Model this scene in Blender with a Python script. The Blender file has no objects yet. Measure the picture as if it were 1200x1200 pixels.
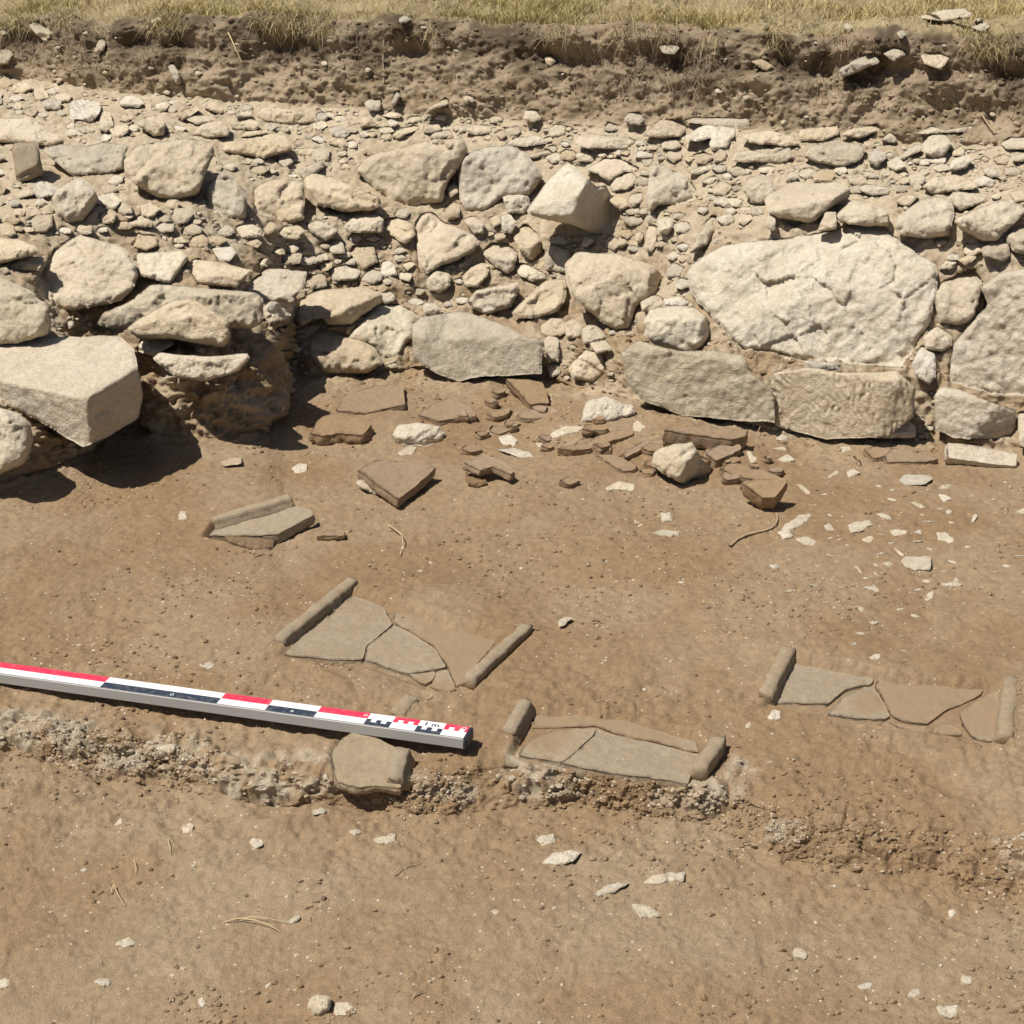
import bpy, math, random
import numpy as np
from mathutils import Vector
from mathutils.bvhtree import BVHTree
from mathutils.geometry import delaunay_2d_cdt

SC = bpy.context.scene
COL = SC.collection
random.seed(7)
RNG = np.random.default_rng(7)

# ------------------------------------------------------------------ camera
CAMZ, PITCH, FPX = 1.70, math.radians(24.0), 1903.0
cd = bpy.data.cameras.new("camera")
cam = bpy.data.objects.new("camera", cd)
COL.objects.link(cam)
cam.location = (0, 0, CAMZ)
cam.rotation_euler = (math.pi / 2 - PITCH, 0, 0)
cd.sensor_width = 36.0
cd.lens = 36.0 * FPX / 1200.0
cd.clip_start = 0.05
cd.clip_end = 500.0
SC.camera = cam

# ------------------------------------------------------------------ daylight
SUN_EL, SUN_AZ = math.radians(62.0), math.radians(-117.0)      # azimuth from +Y, clockwise
w = bpy.data.worlds.new("World")
SC.world = w
w.use_nodes = True
nt = w.node_tree
bg = nt.nodes["Background"]
sky = nt.nodes.new("ShaderNodeTexSky")
sky.sky_type = 'NISHITA'
sky.sun_disc = False
sky.sun_elevation = SUN_EL
sky.sun_rotation = SUN_AZ
sky.dust_density = 1.5
nt.links.new(sky.outputs[0], bg.inputs[0])
bg.inputs[1].default_value = 0.05
sd = bpy.data.lights.new("sun", 'SUN')
sd.energy = 5.0
sd.angle = math.radians(0.5)
sd.color = (1.0, 0.955, 0.88)
sun = bpy.data.objects.new("sun", sd)
COL.objects.link(sun)
sdir = Vector((math.sin(SUN_AZ) * math.cos(SUN_EL), math.cos(SUN_AZ) * math.cos(SUN_EL), math.sin(SUN_EL)))
sun.rotation_euler = sdir.to_track_quat('Z', 'Y').to_euler()
sun.location = (-4, 2, 6)
SC.view_settings.view_transform = 'Standard'
SC.view_settings.look = 'None'
SC.view_settings.gamma = 1.0
SC.view_settings.exposure = 0.08

# ------------------------------------------------------------------ helpers: noise
def _hash(ix, iy, iz, seed):
    h = (ix.astype(np.int64) * 374761393 + iy.astype(np.int64) * 668265263 + iz.astype(np.int64) * 2147483647 + seed * 974634777) & 0xFFFFFFFF
    h = ((h ^ (h >> 13)) * 1274126177) & 0xFFFFFFFF
    h = ((h ^ (h >> 15)) * 2246822519) & 0xFFFFFFFF
    return ((h ^ (h >> 16)) & 0xFFFFFF) / float(0xFFFFFF)

def vnoise(P, seed=0):
    i = np.floor(P)
    f = P - i
    f = f * f * (3 - 2 * f)
    ix, iy, iz = i[..., 0], i[..., 1], i[..., 2]
    r = 0
    for dx in (0, 1):
        wx = f[..., 0] if dx else 1 - f[..., 0]
        for dy in (0, 1):
            wy = f[..., 1] if dy else 1 - f[..., 1]
            for dz in (0, 1):
                wz = f[..., 2] if dz else 1 - f[..., 2]
                r = r + _hash(ix + dx, iy + dy, iz + dz, seed) * wx * wy * wz
    return r * 2 - 1

def fbm(P, octv=3, seed=0, gain=0.5):
    r, a, s = 0, 1.0, 1.0
    for k in range(octv):
        r = r + a * vnoise(P * s + 17.3 * k, seed + k)
        a *= gain
        s *= 2.03
    return r

def billow(P, octv=3, seed=0, gain=0.5):
    r, a, s = 0, 1.0, 1.0
    for k in range(octv):
        r = r + a * (1 - 2 * np.abs(vnoise(P * s + 9.1 * k, seed + k)))
        a *= gain
        s *= 2.03
    return r

def facets(P, size, seed=0):
    """piecewise planar relief: every Voronoi cell is tilted its own way"""
    Q = P / size
    b = np.floor(Q)
    best = np.full(Q.shape[0], 1e9)
    val = np.zeros(Q.shape[0])
    for dx in (-1, 0, 1):
        for dy in (-1, 0, 1):
            for dz in (-1, 0, 1):
                c = b + np.array([dx, dy, dz])
                h = [_hash(c[:, 0], c[:, 1], c[:, 2], seed + j) for j in range(6)]
                fp = c + np.stack(h[:3], 1)
                dv = Q - fp
                dd = (dv ** 2).sum(1)
                nv = np.stack(h[3:], 1) * 2 - 1
                m = dd < best
                best[m] = dd[m]
                val[m] = (dv * nv).sum(1)[m]
    return val * size

# ------------------------------------------------------------------ helpers: view geometry (photo pixels of a 1200 px frame)
CP, SP = math.cos(PITCH), math.sin(PITCH)
CAMP = np.array([0, 0, CAMZ])

def rays(u, v):
    a = (np.asarray(u, float) - 600) / FPX
    b = (600 - np.asarray(v, float)) / FPX
    return np.stack([a + 0 * b, CP + b * SP + 0 * a, -SP + b * CP + 0 * a], -1)

def by_vz(v, z):
    b = (600 - v) / FPX
    return (z - CAMZ) / (-SP + b * CP) * (CP + b * SP)

def by_vy(v, y):
    b = (600 - v) / FPX
    return CAMZ + y / (CP + b * SP) * (-SP + b * CP)

def project(P):
    t = P[..., 1] * CP - (P[..., 2] - CAMZ) * SP
    h = P[..., 1] * SP + (P[..., 2] - CAMZ) * CP
    return 600 + FPX * P[..., 0] / t, 600 - FPX * h / t

def pl(u, pts):
    pts = np.array(pts, float)
    return np.interp(u, pts[:, 0], pts[:, 1])

def in_poly(x, y, poly):
    poly = np.asarray(poly, float)
    r = np.zeros(x.shape, bool)
    n = len(poly)
    for i in range(n):
        x0, y0 = poly[i]
        x1, y1 = poly[(i + 1) % n]
        c = ((y0 > y) != (y1 > y))
        if abs(y1 - y0) > 1e-9:
            r ^= c & (x < (x1 - x0) * (y - y0) / (y1 - y0) + x0)
    return r

def edge_dist(x, y, poly):
    poly = np.asarray(poly, float)
    d = np.full(x.shape, 1e9)
    n = len(poly)
    for i in range(n):
        a, b = poly[i], poly[(i + 1) % n]
        e = b - a
        L = (e ** 2).sum() + 1e-12
        s = np.clip(((x - a[0]) * e[0] + (y - a[1]) * e[1]) / L, 0, 1)
        d = np.minimum(d, np.hypot(x - a[0] - s * e[0], y - a[1] - s * e[1]))
    return d

# ------------------------------------------------------------------ helpers: objects
def new_mesh(name, V, F, mats, smooth=True, mi=None):
    me = bpy.data.meshes.new(name)
    V = np.asarray(V, np.float32)
    me.vertices.add(len(V))
    me.vertices.foreach_set("co", V.ravel())
    if isinstance(F, np.ndarray):
        k = F.shape[1]
        flat = F.astype(np.int32).ravel()
        tot = np.full(len(F), k, np.int32)
    else:
        flat = np.concatenate([np.asarray(f, np.int32) for f in F])
        tot = np.array([len(f) for f in F], np.int32)
    st = np.concatenate([[0], np.cumsum(tot)[:-1]]).astype(np.int32)
    me.loops.add(len(flat))
    me.loops.foreach_set("vertex_index", flat)
    me.polygons.add(len(tot))
    me.polygons.foreach_set("loop_start", st)
    me.polygons.foreach_set("loop_total", tot)
    for m in (mats if isinstance(mats, (list, tuple)) else [mats]):
        me.materials.append(m)
    if mi is not None:
        me.polygons.foreach_set("material_index", np.asarray(mi, np.int32))
    me.polygons.foreach_set("use_smooth", np.full(len(tot), smooth, bool))
    me.update(calc_edges=True)
    return me

def obj(name, me, parent=None, loc=None):
    o = bpy.data.objects.new(name, me)
    COL.objects.link(o)
    if loc is not None:
        o.location = loc
    if parent is not None:
        o.parent = parent
    return o

def tag(o, label=None, cat=None, group=None, kind=None):
    if label: o["label"] = label
    if cat: o["category"] = cat
    if group: o["group"] = group
    if kind: o["kind"] = kind
    return o

def thing(name, label, cat, loc, group=None):
    o = bpy.data.objects.new(name, None)
    o.empty_display_size = 0.05
    COL.objects.link(o)
    o.location = loc
    return tag(o, label, cat, group)

def fattr(me, name, vals):
    a = me.attributes.new(name, 'FLOAT', 'POINT')
    a.data.foreach_set("value", np.asarray(vals, np.float32))

def cattr(me, name, rgb):
    a = me.attributes.new(name, 'FLOAT_COLOR', 'POINT')
    c = np.ones((len(rgb), 4), np.float32)
    c[:, :3] = rgb
    a.data.foreach_set("color", c.ravel())

# ------------------------------------------------------------------ helpers: materials
class NT:
    def __init__(s, name):
        s.m = bpy.data.materials.new(name)
        s.m.use_nodes = True
        s.t = s.m.node_tree
        s.b = s.t.nodes["Principled BSDF"]
        s.pos = s.t.nodes.new("ShaderNodeNewGeometry").outputs["Position"]
    def n(s, typ, **kw):
        x = s.t.nodes.new(typ)
        for k, v in kw.items():
            setattr(x, k, v)
        return x
    def l(s, a, b):
        s.t.links.new(a, b)
    def noise(s, scale, detail=4, rough=0.55, vec=None, dist=0.0):
        x = s.n("ShaderNodeTexNoise")
        x.inputs["Scale"].default_value = scale
        x.inputs["Detail"].default_value = detail
        x.inputs["Roughness"].default_value = rough
        x.inputs["Distortion"].default_value = dist
        s.l(vec or s.pos, x.inputs["Vector"])
        return x.outputs["Fac"]
    def voro(s, scale, feature='F1', vec=None, out="Distance"):
        x = s.n("ShaderNodeTexVoronoi", feature=feature)
        x.inputs["Scale"].default_value = scale
        s.l(vec or s.pos, x.inputs["Vector"])
        return x.outputs[out]
    def ramp(s, fac, lo, hi, a=0.0, b=1.0):
        x = s.n("ShaderNodeMapRange")
        x.inputs[1].default_value = lo
        x.inputs[2].default_value = hi
        x.inputs[3].default_value = a
        x.inputs[4].default_value = b
        s.l(fac, x.inputs[0])
        return x.outputs[0]
    def mix(s, fac, a, b, mode='MIX'):
        x = s.n("ShaderNodeMix", data_type='RGBA', blend_type=mode)
        for sock, v in ((x.inputs[0], fac), (x.inputs[6], a), (x.inputs[7], b)):
            if hasattr(v, "node"):
                s.l(v, sock)
            elif isinstance(v, (int, float)):
                sock.default_value = v
            else:
                sock.default_value = (*v, 1)
        return x.outputs[2]
    def math(s, op, a, b=None):
        x = s.n("ShaderNodeMath", operation=op)
        for sock, v in zip(x.inputs, (a, b)):
            if v is None: continue
            if hasattr(v, "node"): s.l(v, sock)
            else: sock.default_value = v
        return x.outputs[0]
    def attr(s, name, out="Color"):
        x = s.n("ShaderNodeAttribute", attribute_name=name)
        return x.outputs[out]
    def rand(s):
        return s.n("ShaderNodeObjectInfo").outputs["Random"]
    def bump(s, h, dist, strength=1.0, prev=None):
        x = s.n("ShaderNodeBump")
        x.inputs["Distance"].default_value = dist
        x.inputs["Strength"].default_value = strength
        s.l(h, x.inputs["Height"])
        if prev is not None:
            s.l(prev, x.inputs["Normal"])
        return x.outputs["Normal"]
    def done(s, col, normal=None, rough=0.95, spec=0.15):
        if hasattr(col, "node"): s.l(col, s.b.inputs["Base Color"])
        else: s.b.inputs["Base Color"].default_value = (*col, 1)
        s.b.inputs["Roughness"].default_value = rough
        s.b.inputs["Specular IOR Level"].default_value = spec
        if normal is not None:
            s.l(normal, s.b.inputs["Normal"])
        return s.m

def soil_material(name="soil"):
    m = NT(name)
    base = m.attr("tint")
    n1 = m.noise(26, 5, 0.6)
    n2 = m.noise(60, 4, 0.65)
    n3 = m.noise(420, 3, 0.7)
    c = m.mix(1.0, base, m.ramp(n1, 0.3, 0.7, 0.92, 1.08), 'MULTIPLY')
    c = m.mix(1.0, c, m.ramp(n2, 0.25, 0.75, 0.82, 1.18), 'MULTIPLY')
    c = m.mix(1.0, c, m.ramp(n3, 0.25, 0.75, 0.66, 1.34), 'MULTIPLY')
    # pale lime grit in the soil
    cellr = m.n("ShaderNodeTexVoronoi")
    cellr.inputs["Scale"].default_value = 95
    m.l(m.pos, cellr.inputs["Vector"])
    sep = m.n("ShaderNodeSeparateColor")
    m.l(cellr.outputs["Color"], sep.inputs[0])
    rare = m.ramp(sep.outputs[0], 0.93, 0.94)
    near = m.ramp(cellr.outputs["Distance"], 0.16, 0.26, 1.0, 0.0)
    c = m.mix(m.math('MULTIPLY', m.math('MULTIPLY', rare, near), 0.8), c, (0.62, 0.54, 0.43))
    h = m.math('ADD', m.math('MULTIPLY', m.noise(170, 6, 0.72), 0.6), m.math('MULTIPLY', m.noise(700, 3, 0.6), 0.55))
    nb = m.bump(h, 0.006, 0.55)
    g = m.voro(260, 'F1')
    nb = m.bump(m.ramp(g, 0.0, 0.5, 1.0, 0.0), 0.0015, 0.5, nb)
    return m.done(c, nb, 0.97, 0.08)

def stone_material(name, ca, cb, cd_, bumpd=0.006, white=0.35, pit=0.3, var=1.0):
    """ca main colour, cb weathered colour, cd_ adhering soil; attribute 'dirt' says where soil sticks"""
    m = NT(name)
    r = m.rand()
    n1 = m.noise(14, 6, 0.62, dist=0.4)
    n2 = m.noise(70, 5, 0.65)
    n3 = m.noise(330, 3, 0.7)
    c = m.mix(m.ramp(n1, 0.38, 0.64), ca, cb)
    c = m.mix(1.0, c, m.ramp(r, 0, 1, 1 - .13 * var, 1 + .1 * var), 'MULTIPLY')
    hs = m.n("ShaderNodeHueSaturation")
    m.l(m.ramp(m.math('FRACT', m.math('MULTIPLY', r, 7.31)), 0, 1, 1 - .25 * var, 1 + .2 * var), hs.inputs["Saturation"])
    m.l(c, hs.inputs["Color"])
    c = hs.outputs[0]
    c = m.mix(m.math('MULTIPLY', m.ramp(m.noise(28, 5, 0.7), 0.60, 0.68), white), c, (0.72, 0.66, 0.56))
    c = m.mix(1.0, c, m.ramp(n2, 0.25, 0.75, 0.84, 1.15), 'MULTIPLY')
    c = m.mix(1.0, c, m.ramp(n3, 0.25, 0.75, 0.82, 1.18), 'MULTIPLY')
    d = m.attr("dirt", "Fac")
    dm = m.ramp(m.math('ADD', d, m.math('MULTIPLY', m.math('SUBTRACT', m.noise(45, 5, 0.7), 0.5), 1.3)), 0.45, 0.75)
    c = m.mix(m.math('MULTIPLY', dm, 0.85), c, cd_)
    h = m.math('ADD', m.noise(45, 7, 0.62), m.math('MULTIPLY', m.noise(240, 4, 0.65), 0.35))
    nb = m.bump(h, bumpd * 2.4, 0.85)
    nb = m.bump(m.noise(520, 3, 0.7), bumpd * 0.35, 0.6, nb)
    pitn = m.ramp(m.noise(110, 2, 0.5), 0.62, 0.75, 1.0, 0.0)
    nb = m.bump(pitn, 0.003, pit, nb)
    return m.done(c, nb, 0.92, 0.15)

DIRT = (0.27, 0.18, 0.105)
DUST = (0.46, 0.36, 0.24)
M = {}
M['soil'] = soil_material()
M['cream'] = stone_material('cream_limestone', (0.66, 0.56, 0.415), (0.575, 0.47, 0.33), DUST, var=.6)
M['white'] = stone_material('white_limestone', (0.70, 0.62, 0.49), (0.62, 0.53, 0.395), DUST, white=0.5, var=.6)
M['grey'] = stone_material('grey_limestone', (0.58, 0.505, 0.385), (0.49, 0.415, 0.305), DUST, white=0.25, var=.6)
M['dusty'] = stone_material('dusty_limestone', (0.56, 0.46, 0.33), (0.48, 0.38, 0.255), DUST, white=0.15, var=.6)
M['earth'] = stone_material('earth_lump', (0.27, 0.18, 0.103), (0.235, 0.155, 0.088), DIRT, white=0.0, var=.4)
M['chalk'] = stone_material('floor_limestone', (0.66, 0.575, 0.445), (0.58, 0.485, 0.35), (0.30, 0.21, 0.13), white=0.5, var=.6)
M['tile'] = stone_material('fired_tile', (0.315, 0.25, 0.172), (0.295, 0.228, 0.15), (0.285, 0.20, 0.121), bumpd=0.0015, white=0.0, pit=0.1, var=.25)
M['redtile'] = stone_material('reddish_fired_tile', (0.30, 0.212, 0.133), (0.28, 0.195, 0.12), (0.27, 0.18, 0.107), bumpd=0.002, white=0.0, pit=0.15, var=.4)
# ------------------------------------------------------------------ terrain: one lofted sheet, split by zone
def f_line(kind, *a):
    return kind, a

U = np.concatenate([-600 + 600 - np.geomspace(9000, 130, 26), np.arange(-120, 1321, 2.0), 1200 + np.geomspace(130, 9000, 26)])
Ut = np.clip(U, -300, 1500)
v3 = pl(Ut, [(-300,585),(0,566),(45,556),(95,535),(113,506),(165,494),(178,508),(192,514),(250,516),(300,508),(314,496),(334,447),(480,440),(640,448),(720,470),(800,490),(905,510),(1060,517),(1200,528),(1500,545)])
v4 = pl(Ut, [(-300,470),(0,465),(100,470),(160,440),(185,425),(290,420),(310,412),(334,402),(480,395),(640,400),(740,412),(830,412),(900,436),(1060,436),(1100,450),(1200,465),(1500,480)])
v5 = pl(Ut, [(-300,395),(0,395),(140,390),(300,345),(338,345),(480,350),(640,335),(740,395),(830,400),(905,425),(1060,425),(1100,440),(1200,455),(1500,470)])
v6 = pl(Ut, [(-300,255),(0,262),(150,245),(330,265),(480,250),(560,250),(640,262),(740,275),(830,275),(900,270),(1060,262),(1200,250),(1500,255)])
v7 = pl(Ut, [(-300,85),(0,92),(150,112),(400,128),(560,140),(700,150),(850,155),(1000,162),(1200,178),(1500,200)])
v8 = pl(Ut, [(-300,26),(0,27),(60,18),(120,31),(180,20),(260,25),(330,19),(400,29),(470,22),(520,24),(580,35),(640,30),(700,36),(760,28),(830,42),(900,38),(980,44),(1050,36),(1120,46),(1200,44),(1500,52)])
v1 = pl(Ut, [(-300,850),(0,888),(50,893),(110,912),(200,923),(280,940),(330,946),(390,945),(480,955),(530,958),(600,950),(700,950),(840,972),(900,1005),(950,1012),(1040,1030),(1100,1040),(1200,1062),(1500,1100)])
v2 = pl(Ut, [(-300,775),(0,828),(100,845),(200,873),(280,893),(340,897),(390,907),(480,912),(520,905),(600,897),(660,905),(820,922),(860,930),(920,952),(1000,962),(1060,968),(1130,970),(1200,990),(1500,1030)])
def gsm(a, wpx):
    k = np.exp(-((U[:, None] - U[None, :]) / wpx) ** 2)
    k[:, (U < -130) | (U > 1330)] = 0
    far = (U < -130) | (U > 1330)
    r_ = (k @ a) / np.maximum(k.sum(1), 1e-12)
    return np.where(far, a, r_)
one = np.ones_like(U)
ZF = -0.060
lines = []
y = by_vz(1360 * one, ZF); lines.append((y - 0.0, ZF * one))
y = by_vz(v1, ZF); lines.append((y, ZF * one))
y = by_vz(v2, 0.0); lines.append((y, 0.0 * one))
y3 = by_vz(v3, 0.06); lines.append((y3, 0.06 * one))
y4 = y3 + 0.09; z4 = by_vy(v4, y4); lines.append((y4, z4))
z5 = z4 + pl(Ut, [(0,.08),(640,.08),(740,.012)]); y5 = by_vz(v5, z5); y5 = np.maximum(y5, y4 + 0.01); y5 = gsm(y5, 45); z5 = by_vy(v5, y5); lines.append((y5, z5))
y6 = y5 + pl(Ut, [(-300,.45),(0,.45),(200,.3),(480,.25),(640,.25),(740,.30),(1500,.30)]); y6 = gsm(y6, 110); z6 = by_vy(v6, y6); lines.append((y6, z6))
z7 = pl(Ut, [(0,.66),(600,.66),(900,.70)]); y7 = by_vz(v7, z7); lines.append((y7, z7))
y8 = y7 + 0.13; z8 = by_vy(v8, y8); lines.append((y8, z8))
z9 = z8 + 0.015; y9 = y8 + 0.35; lines.append((y9, z9))
lines.append((13 * one, 1.06 * one)); lines.append((90 * one, 1.5 * one))
nrow = [190, 130, 330, 56, 44, 90, 110, 90, 60, 60, 12]
near_rows = 10
rowsY, rowsZ, rowsS = [], [], []
for k in range(near_rows):            # ground under and behind the camera
    f = k / near_rows
    rowsY.append((-4) * (1 - f) ** 1.3 + lines[0][0] * (1 - (1 - f) ** 1.3)); rowsZ.append(ZF * one); rowsS.append(-1 + f)
for i, n in enumerate(nrow):
    for k in range(n):
        f = k / n
        if i == 10: f = f ** 2.2
        if i == 9: f = f ** 2.0
        rowsY.append(lines[i][0] * (1 - f) + lines[i + 1][0] * f)
        rowsZ.append(lines[i][1] * (1 - f) + lines[i + 1][1] * f)
        rowsS.append(i + f)
rowsY.append(lines[-1][0]); rowsZ.append(lines[-1][1]); rowsS.append(11.0)
TY, TZ, TS = np.array(rowsY), np.array(rowsZ), np.array(rowsS)
# soften the creases of the loft
for it in range(5):
    for A in (TY, TZ):
        A[1:-1] = (A[:-2] + 2 * A[1:-1] + A[2:]) / 4
fine = (U > -125) & (U < 1325)
for it in range(2):
    for A in (TY, TZ):
        A[:, 1:-1] = np.where(fine[1:-1], (A[:, :-2] + 2 * A[:, 1:-1] + A[:, 2:]) / 4, A[:, 1:-1])
tdep = np.maximum(TY * CP - (TZ - CAMZ) * SP, 1.6)
TX = (U[None, :] - 600) / FPX * tdep
P = np.stack([TX, TY, TZ], -1)
S = np.repeat(TS[:, None], len(U), 1)

def bell(c, wd):
    return np.exp(-((S - c) / wd) ** 2)
def sm(a, b):
    x = np.clip((S - a) / (b - a), 0, 1)
    return x * x * (3 - 2 * x)

# soft mounds and hollows of the floor: px centre, radius m, height m
for (mu, mv, mr, mh) in [(640,600,.22,.030),(700,525,.18,.045),(800,540,.16,.03),(560,480,.18,.025),(860,560,.13,.03),(430,500,.14,.015),(300,650,.22,-.012),(960,640,.3,.01),
                         (480,750,.22,.012),(300,720,.16,.008),(720,690,.25,-.012),(740,870,.22,.008),(1030,820,.25,.010),(150,650,.2,-.01),(100,1000,.25,-.012),(620,1090,.3,.014),(950,1100,.3,-.012)]:
    yy = by_vz(np.array(float(mv)), 0.0); xx = (mu - 600) / FPX * (yy * CP + CAMZ * SP)
    d2 = ((P[..., 0] - xx) ** 2 + (P[..., 1] - yy) ** 2) / mr ** 2
    P[..., 2] += mh * np.exp(-d2) * (S < 3.6)

du, dr = np.gradient(P, axis=1), np.gradient(P, axis=0)
N = np.cross(du, dr)
N /= np.linalg.norm(N, axis=-1, keepdims=True) + 1e-12
N[N[..., 2] < -0.2] *= -1
wall = sm(2.85, 3.1) * (1 - sm(7.0, 7.15))
bank = sm(6.95, 7.15) * (1 - sm(8.0, 8.12))
turf = sm(7.98, 8.1)
ledge = bell(1.5, 0.6) * (S > 0.75) * (S < 2.2)
floor = (1 - sm(2.85, 3.1))
px_u, px_v = project(P)
mortar = np.zeros_like(S)
for poly in [[(-40,820),(60,835),(130,850),(210,872),(200,905),(110,905),(40,880),(-40,875)], [(170,850),(235,855),(290,885),(392,880),(395,925),(340,940),(270,930),(230,900),(190,890)],
             [(578,890),(610,880),(662,893),(690,915),(688,930),(620,935),(580,915)], [(752,908),(830,915),(860,925),(835,948),(770,940)], [(480,905),(520,915),(560,925),(550,940),(480,930)],
             [(905,960),(935,965),(940,985),(900,985)], [(1165,985),(1230,975),(1230,1040),(1185,1025)], [(860,885),(900,890),(860,935),(845,915)]]:
    d = edge_dist(px_u, px_v, poly)
    mortar = np.maximum(mortar, np.where(in_poly(px_u, px_v, poly), np.clip(0.5 + d / 14, 0, 1), np.clip(0.5 - d / 14, 0, 1)))
big = fbm(P * 3.2, 2, 1)
mid = fbm(P * 16, 3, 11)
fin = fbm(P * 62, 3, 21)
clod = billow(P * 22, 3, 31)
lump = billow(P * 9, 3, 41)
disp = floor * (0.009 * big + 0.0030 * mid + 0.0022 * fin + 0.0012 * fbm(P * 150, 2, 25))
disp += ledge * (0.011 * clod * (0.5 + 0.7 * mortar) + 0.010 * mid + 0.0045 * fin + 0.016 * fbm(P * 7, 2, 99))
disp += mortar * (0.0038 * billow(P * 48, 2, 71) + 0.003 * fin)
smooth_top = 1 - 0.6 * sm(4.8, 5.8)
disp += wall * (0.018 * big + 0.014 * lump * smooth_top + 0.012 * clod * smooth_top + 0.005 * fin)
pier = (px_u < 335) * sm(2.95, 3.2) * (1 - sm(4.3, 4.8))
disp += pier * (0.016 * billow(P * 26, 3, 171) + 0.010 * fbm(P * 55, 3, 172))
disp += bank * (0.034 * fbm(P * 6, 3, 51) + 0.017 * lump + 0.004 * clod + 0.006 * fin + 0.010 * fbm(P * 38, 4, 181)) * (1 - 0.55 * sm(7.8, 8.0))
undercut = np.exp(-((S - 7.68) / 0.10) ** 2) * (0.5 + 0.5 * np.clip(2.2 * fbm(P * np.array([6, 6, 6]), 2, 61), -1, 1))
lip = np.exp(-((S - 7.93) / 0.08) ** 2) * (0.5 + 0.5 * np.clip(2 * fbm(P * np.array([9, 9, 9]), 3, 63), -1, 1))
disp += -0.05 * undercut + 0.012 * lip
disp += turf * (0.02 * big + 0.014 * mid + 0.008 * fin)
fade = np.clip(1.5 - np.abs(P[..., 0]) / 8.0, 0, 1) * np.clip(1.6 - P[..., 1] / 20, 0, 1)
P = P + N * (disp * fade)[..., None]

# real colours of the different soils
def lerp3(a, b, t):
    return np.asarray(a) * (1 - t[..., None]) + np.asarray(b) * t[..., None]
patch = np.clip(0.5 + 0.9 * fbm(P * 5.5, 3, 81), 0, 1)
patch2 = np.clip(0.5 + 1.1 * fbm(P * 13.0, 3, 91), 0, 1)
tint = lerp3((0.33, 0.22, 0.124), (0.39, 0.285, 0.178), patch * 0.75)
fg = (1 - sm(0.9, 1.3))
tint = tint * (1 - fg[..., None]) + lerp3((0.345, 0.237, 0.138), (0.385, 0.285, 0.18), patch) * fg[..., None]
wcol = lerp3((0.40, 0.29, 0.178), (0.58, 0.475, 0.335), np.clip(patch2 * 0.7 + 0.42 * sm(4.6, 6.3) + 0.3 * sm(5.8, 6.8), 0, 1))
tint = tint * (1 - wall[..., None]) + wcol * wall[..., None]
bcol = lerp3((0.33, 0.25, 0.16), (0.43, 0.335, 0.228), patch2)
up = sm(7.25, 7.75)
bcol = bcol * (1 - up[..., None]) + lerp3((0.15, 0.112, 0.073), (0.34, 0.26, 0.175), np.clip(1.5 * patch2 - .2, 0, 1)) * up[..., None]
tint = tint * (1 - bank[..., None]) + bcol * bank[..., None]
tcol = lerp3((0.30, 0.23, 0.13), (0.40, 0.32, 0.185), patch)
tint = tint * (1 - turf[..., None]) + tcol * turf[..., None]
mm = np.clip(mortar * 1.2 * np.clip(0.25 + 1.0 * fbm(P * 30, 3, 95) + 0.3 * ledge, 0, 1), 0, 1)
tint = tint * (1 - mm[..., None]) + np.array((0.48, 0.395, 0.285)) * mm[..., None]

tint = tint * np.array((0.81, 0.81, 0.81))
# sink the soil under the tiles so that the plates lie in it
TILE_BEDS = []
TILE_BEDS = [([(388,880),(402,862),(418,852),(445,860),(474,874),(478,905),(394,905)], -0.006),
             ([(238,626),(250,612),(330,586),(372,598),(372,610),(328,634),(290,636)], 0.0),
             ([(326,766),(412,690),(455,700),(592,742),(622,742),(548,812),(500,806),(430,780)], 0.004),
             ([(596,880),(622,830),(712,834),(850,868),(826,918),(760,915),(660,904),(606,888)], 0.004),
             ([(892,826),(930,766),(1040,786),(1188,800),(1182,872),(1130,862),(1050,850),(915,828)], 0.004)]
px_u, px_v = project(P)
for poly, zt in TILE_BEDS:
    d = edge_dist(px_u, px_v, poly)
    ins = in_poly(px_u, px_v, poly)
    wgt = np.where(ins, np.clip(0.3 + d / 6, 0, 1), np.clip(0.3 - d / 10, 0, 1)) * (S < 3)
    P[..., 2] = np.where(P[..., 2] > zt, P[..., 2] * (1 - wgt) + zt * wgt, P[..., 2])
PX_U, PX_V = project(P)

# cracks in the dry soil: narrow grooves
for path, wd, dp in [([(993,945),(990,962),(984,972)], 1.3, .016), ([(925,970),(922,990),(917,1012)], 1.3, .014), ([(848,905),(856,925),(852,945)], 1.2, .012),
                     ([(95,898),(110,910),(118,918)], 2.5, .02), ([(24,873),(52,888)], 3, .02), ([(1010,990),(1040,1003)], 3.5, .022), ([(1080,1006),(1098,1010)], 3.5, .022), ([(1150,995),(1182,1018)], 3.0, .02), ([(905,972),(935,973)], 4, .025),
                     ([(600,922),(640,925),(662,919),(700,930)], 4.5, .018), ([(265,925),(290,933),(320,938),(345,934)], 4.5, .016), ([(720,925),(760,938)], 4, .016), ([(830,955),(850,948)], 4, .016)]:
    q = np.array(path, float)
    dmin = np.full(S.shape, 1e9)
    box = (PX_U > q[:, 0].min() - 20) & (PX_U < q[:, 0].max() + 20) & (PX_V > q[:, 1].min() - 20) & (PX_V < q[:, 1].max() + 20) & (S < 3)
    if not box.any(): continue
    dd = np.full(box.sum(), 1e9)
    xx, yy = PX_U[box], PX_V[box]
    jig = 2.0 * vnoise(np.stack([xx, yy, 0 * xx], -1) / 6.0, 3)
    for i in range(len(q) - 1):
        a, b = q[i], q[i + 1]; e = b - a
        s_ = np.clip(((xx - a[0]) * e[0] + (yy - a[1]) * e[1]) / (e @ e), 0, 1)
        dd = np.minimum(dd, np.hypot(xx + jig - a[0] - s_ * e[0], yy - a[1] - s_ * e[1]))
    t_ = P[box]
    t_[:, 2] -= dp * np.exp(-(dd / wd) ** 2)
    P[box] = t_

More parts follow.
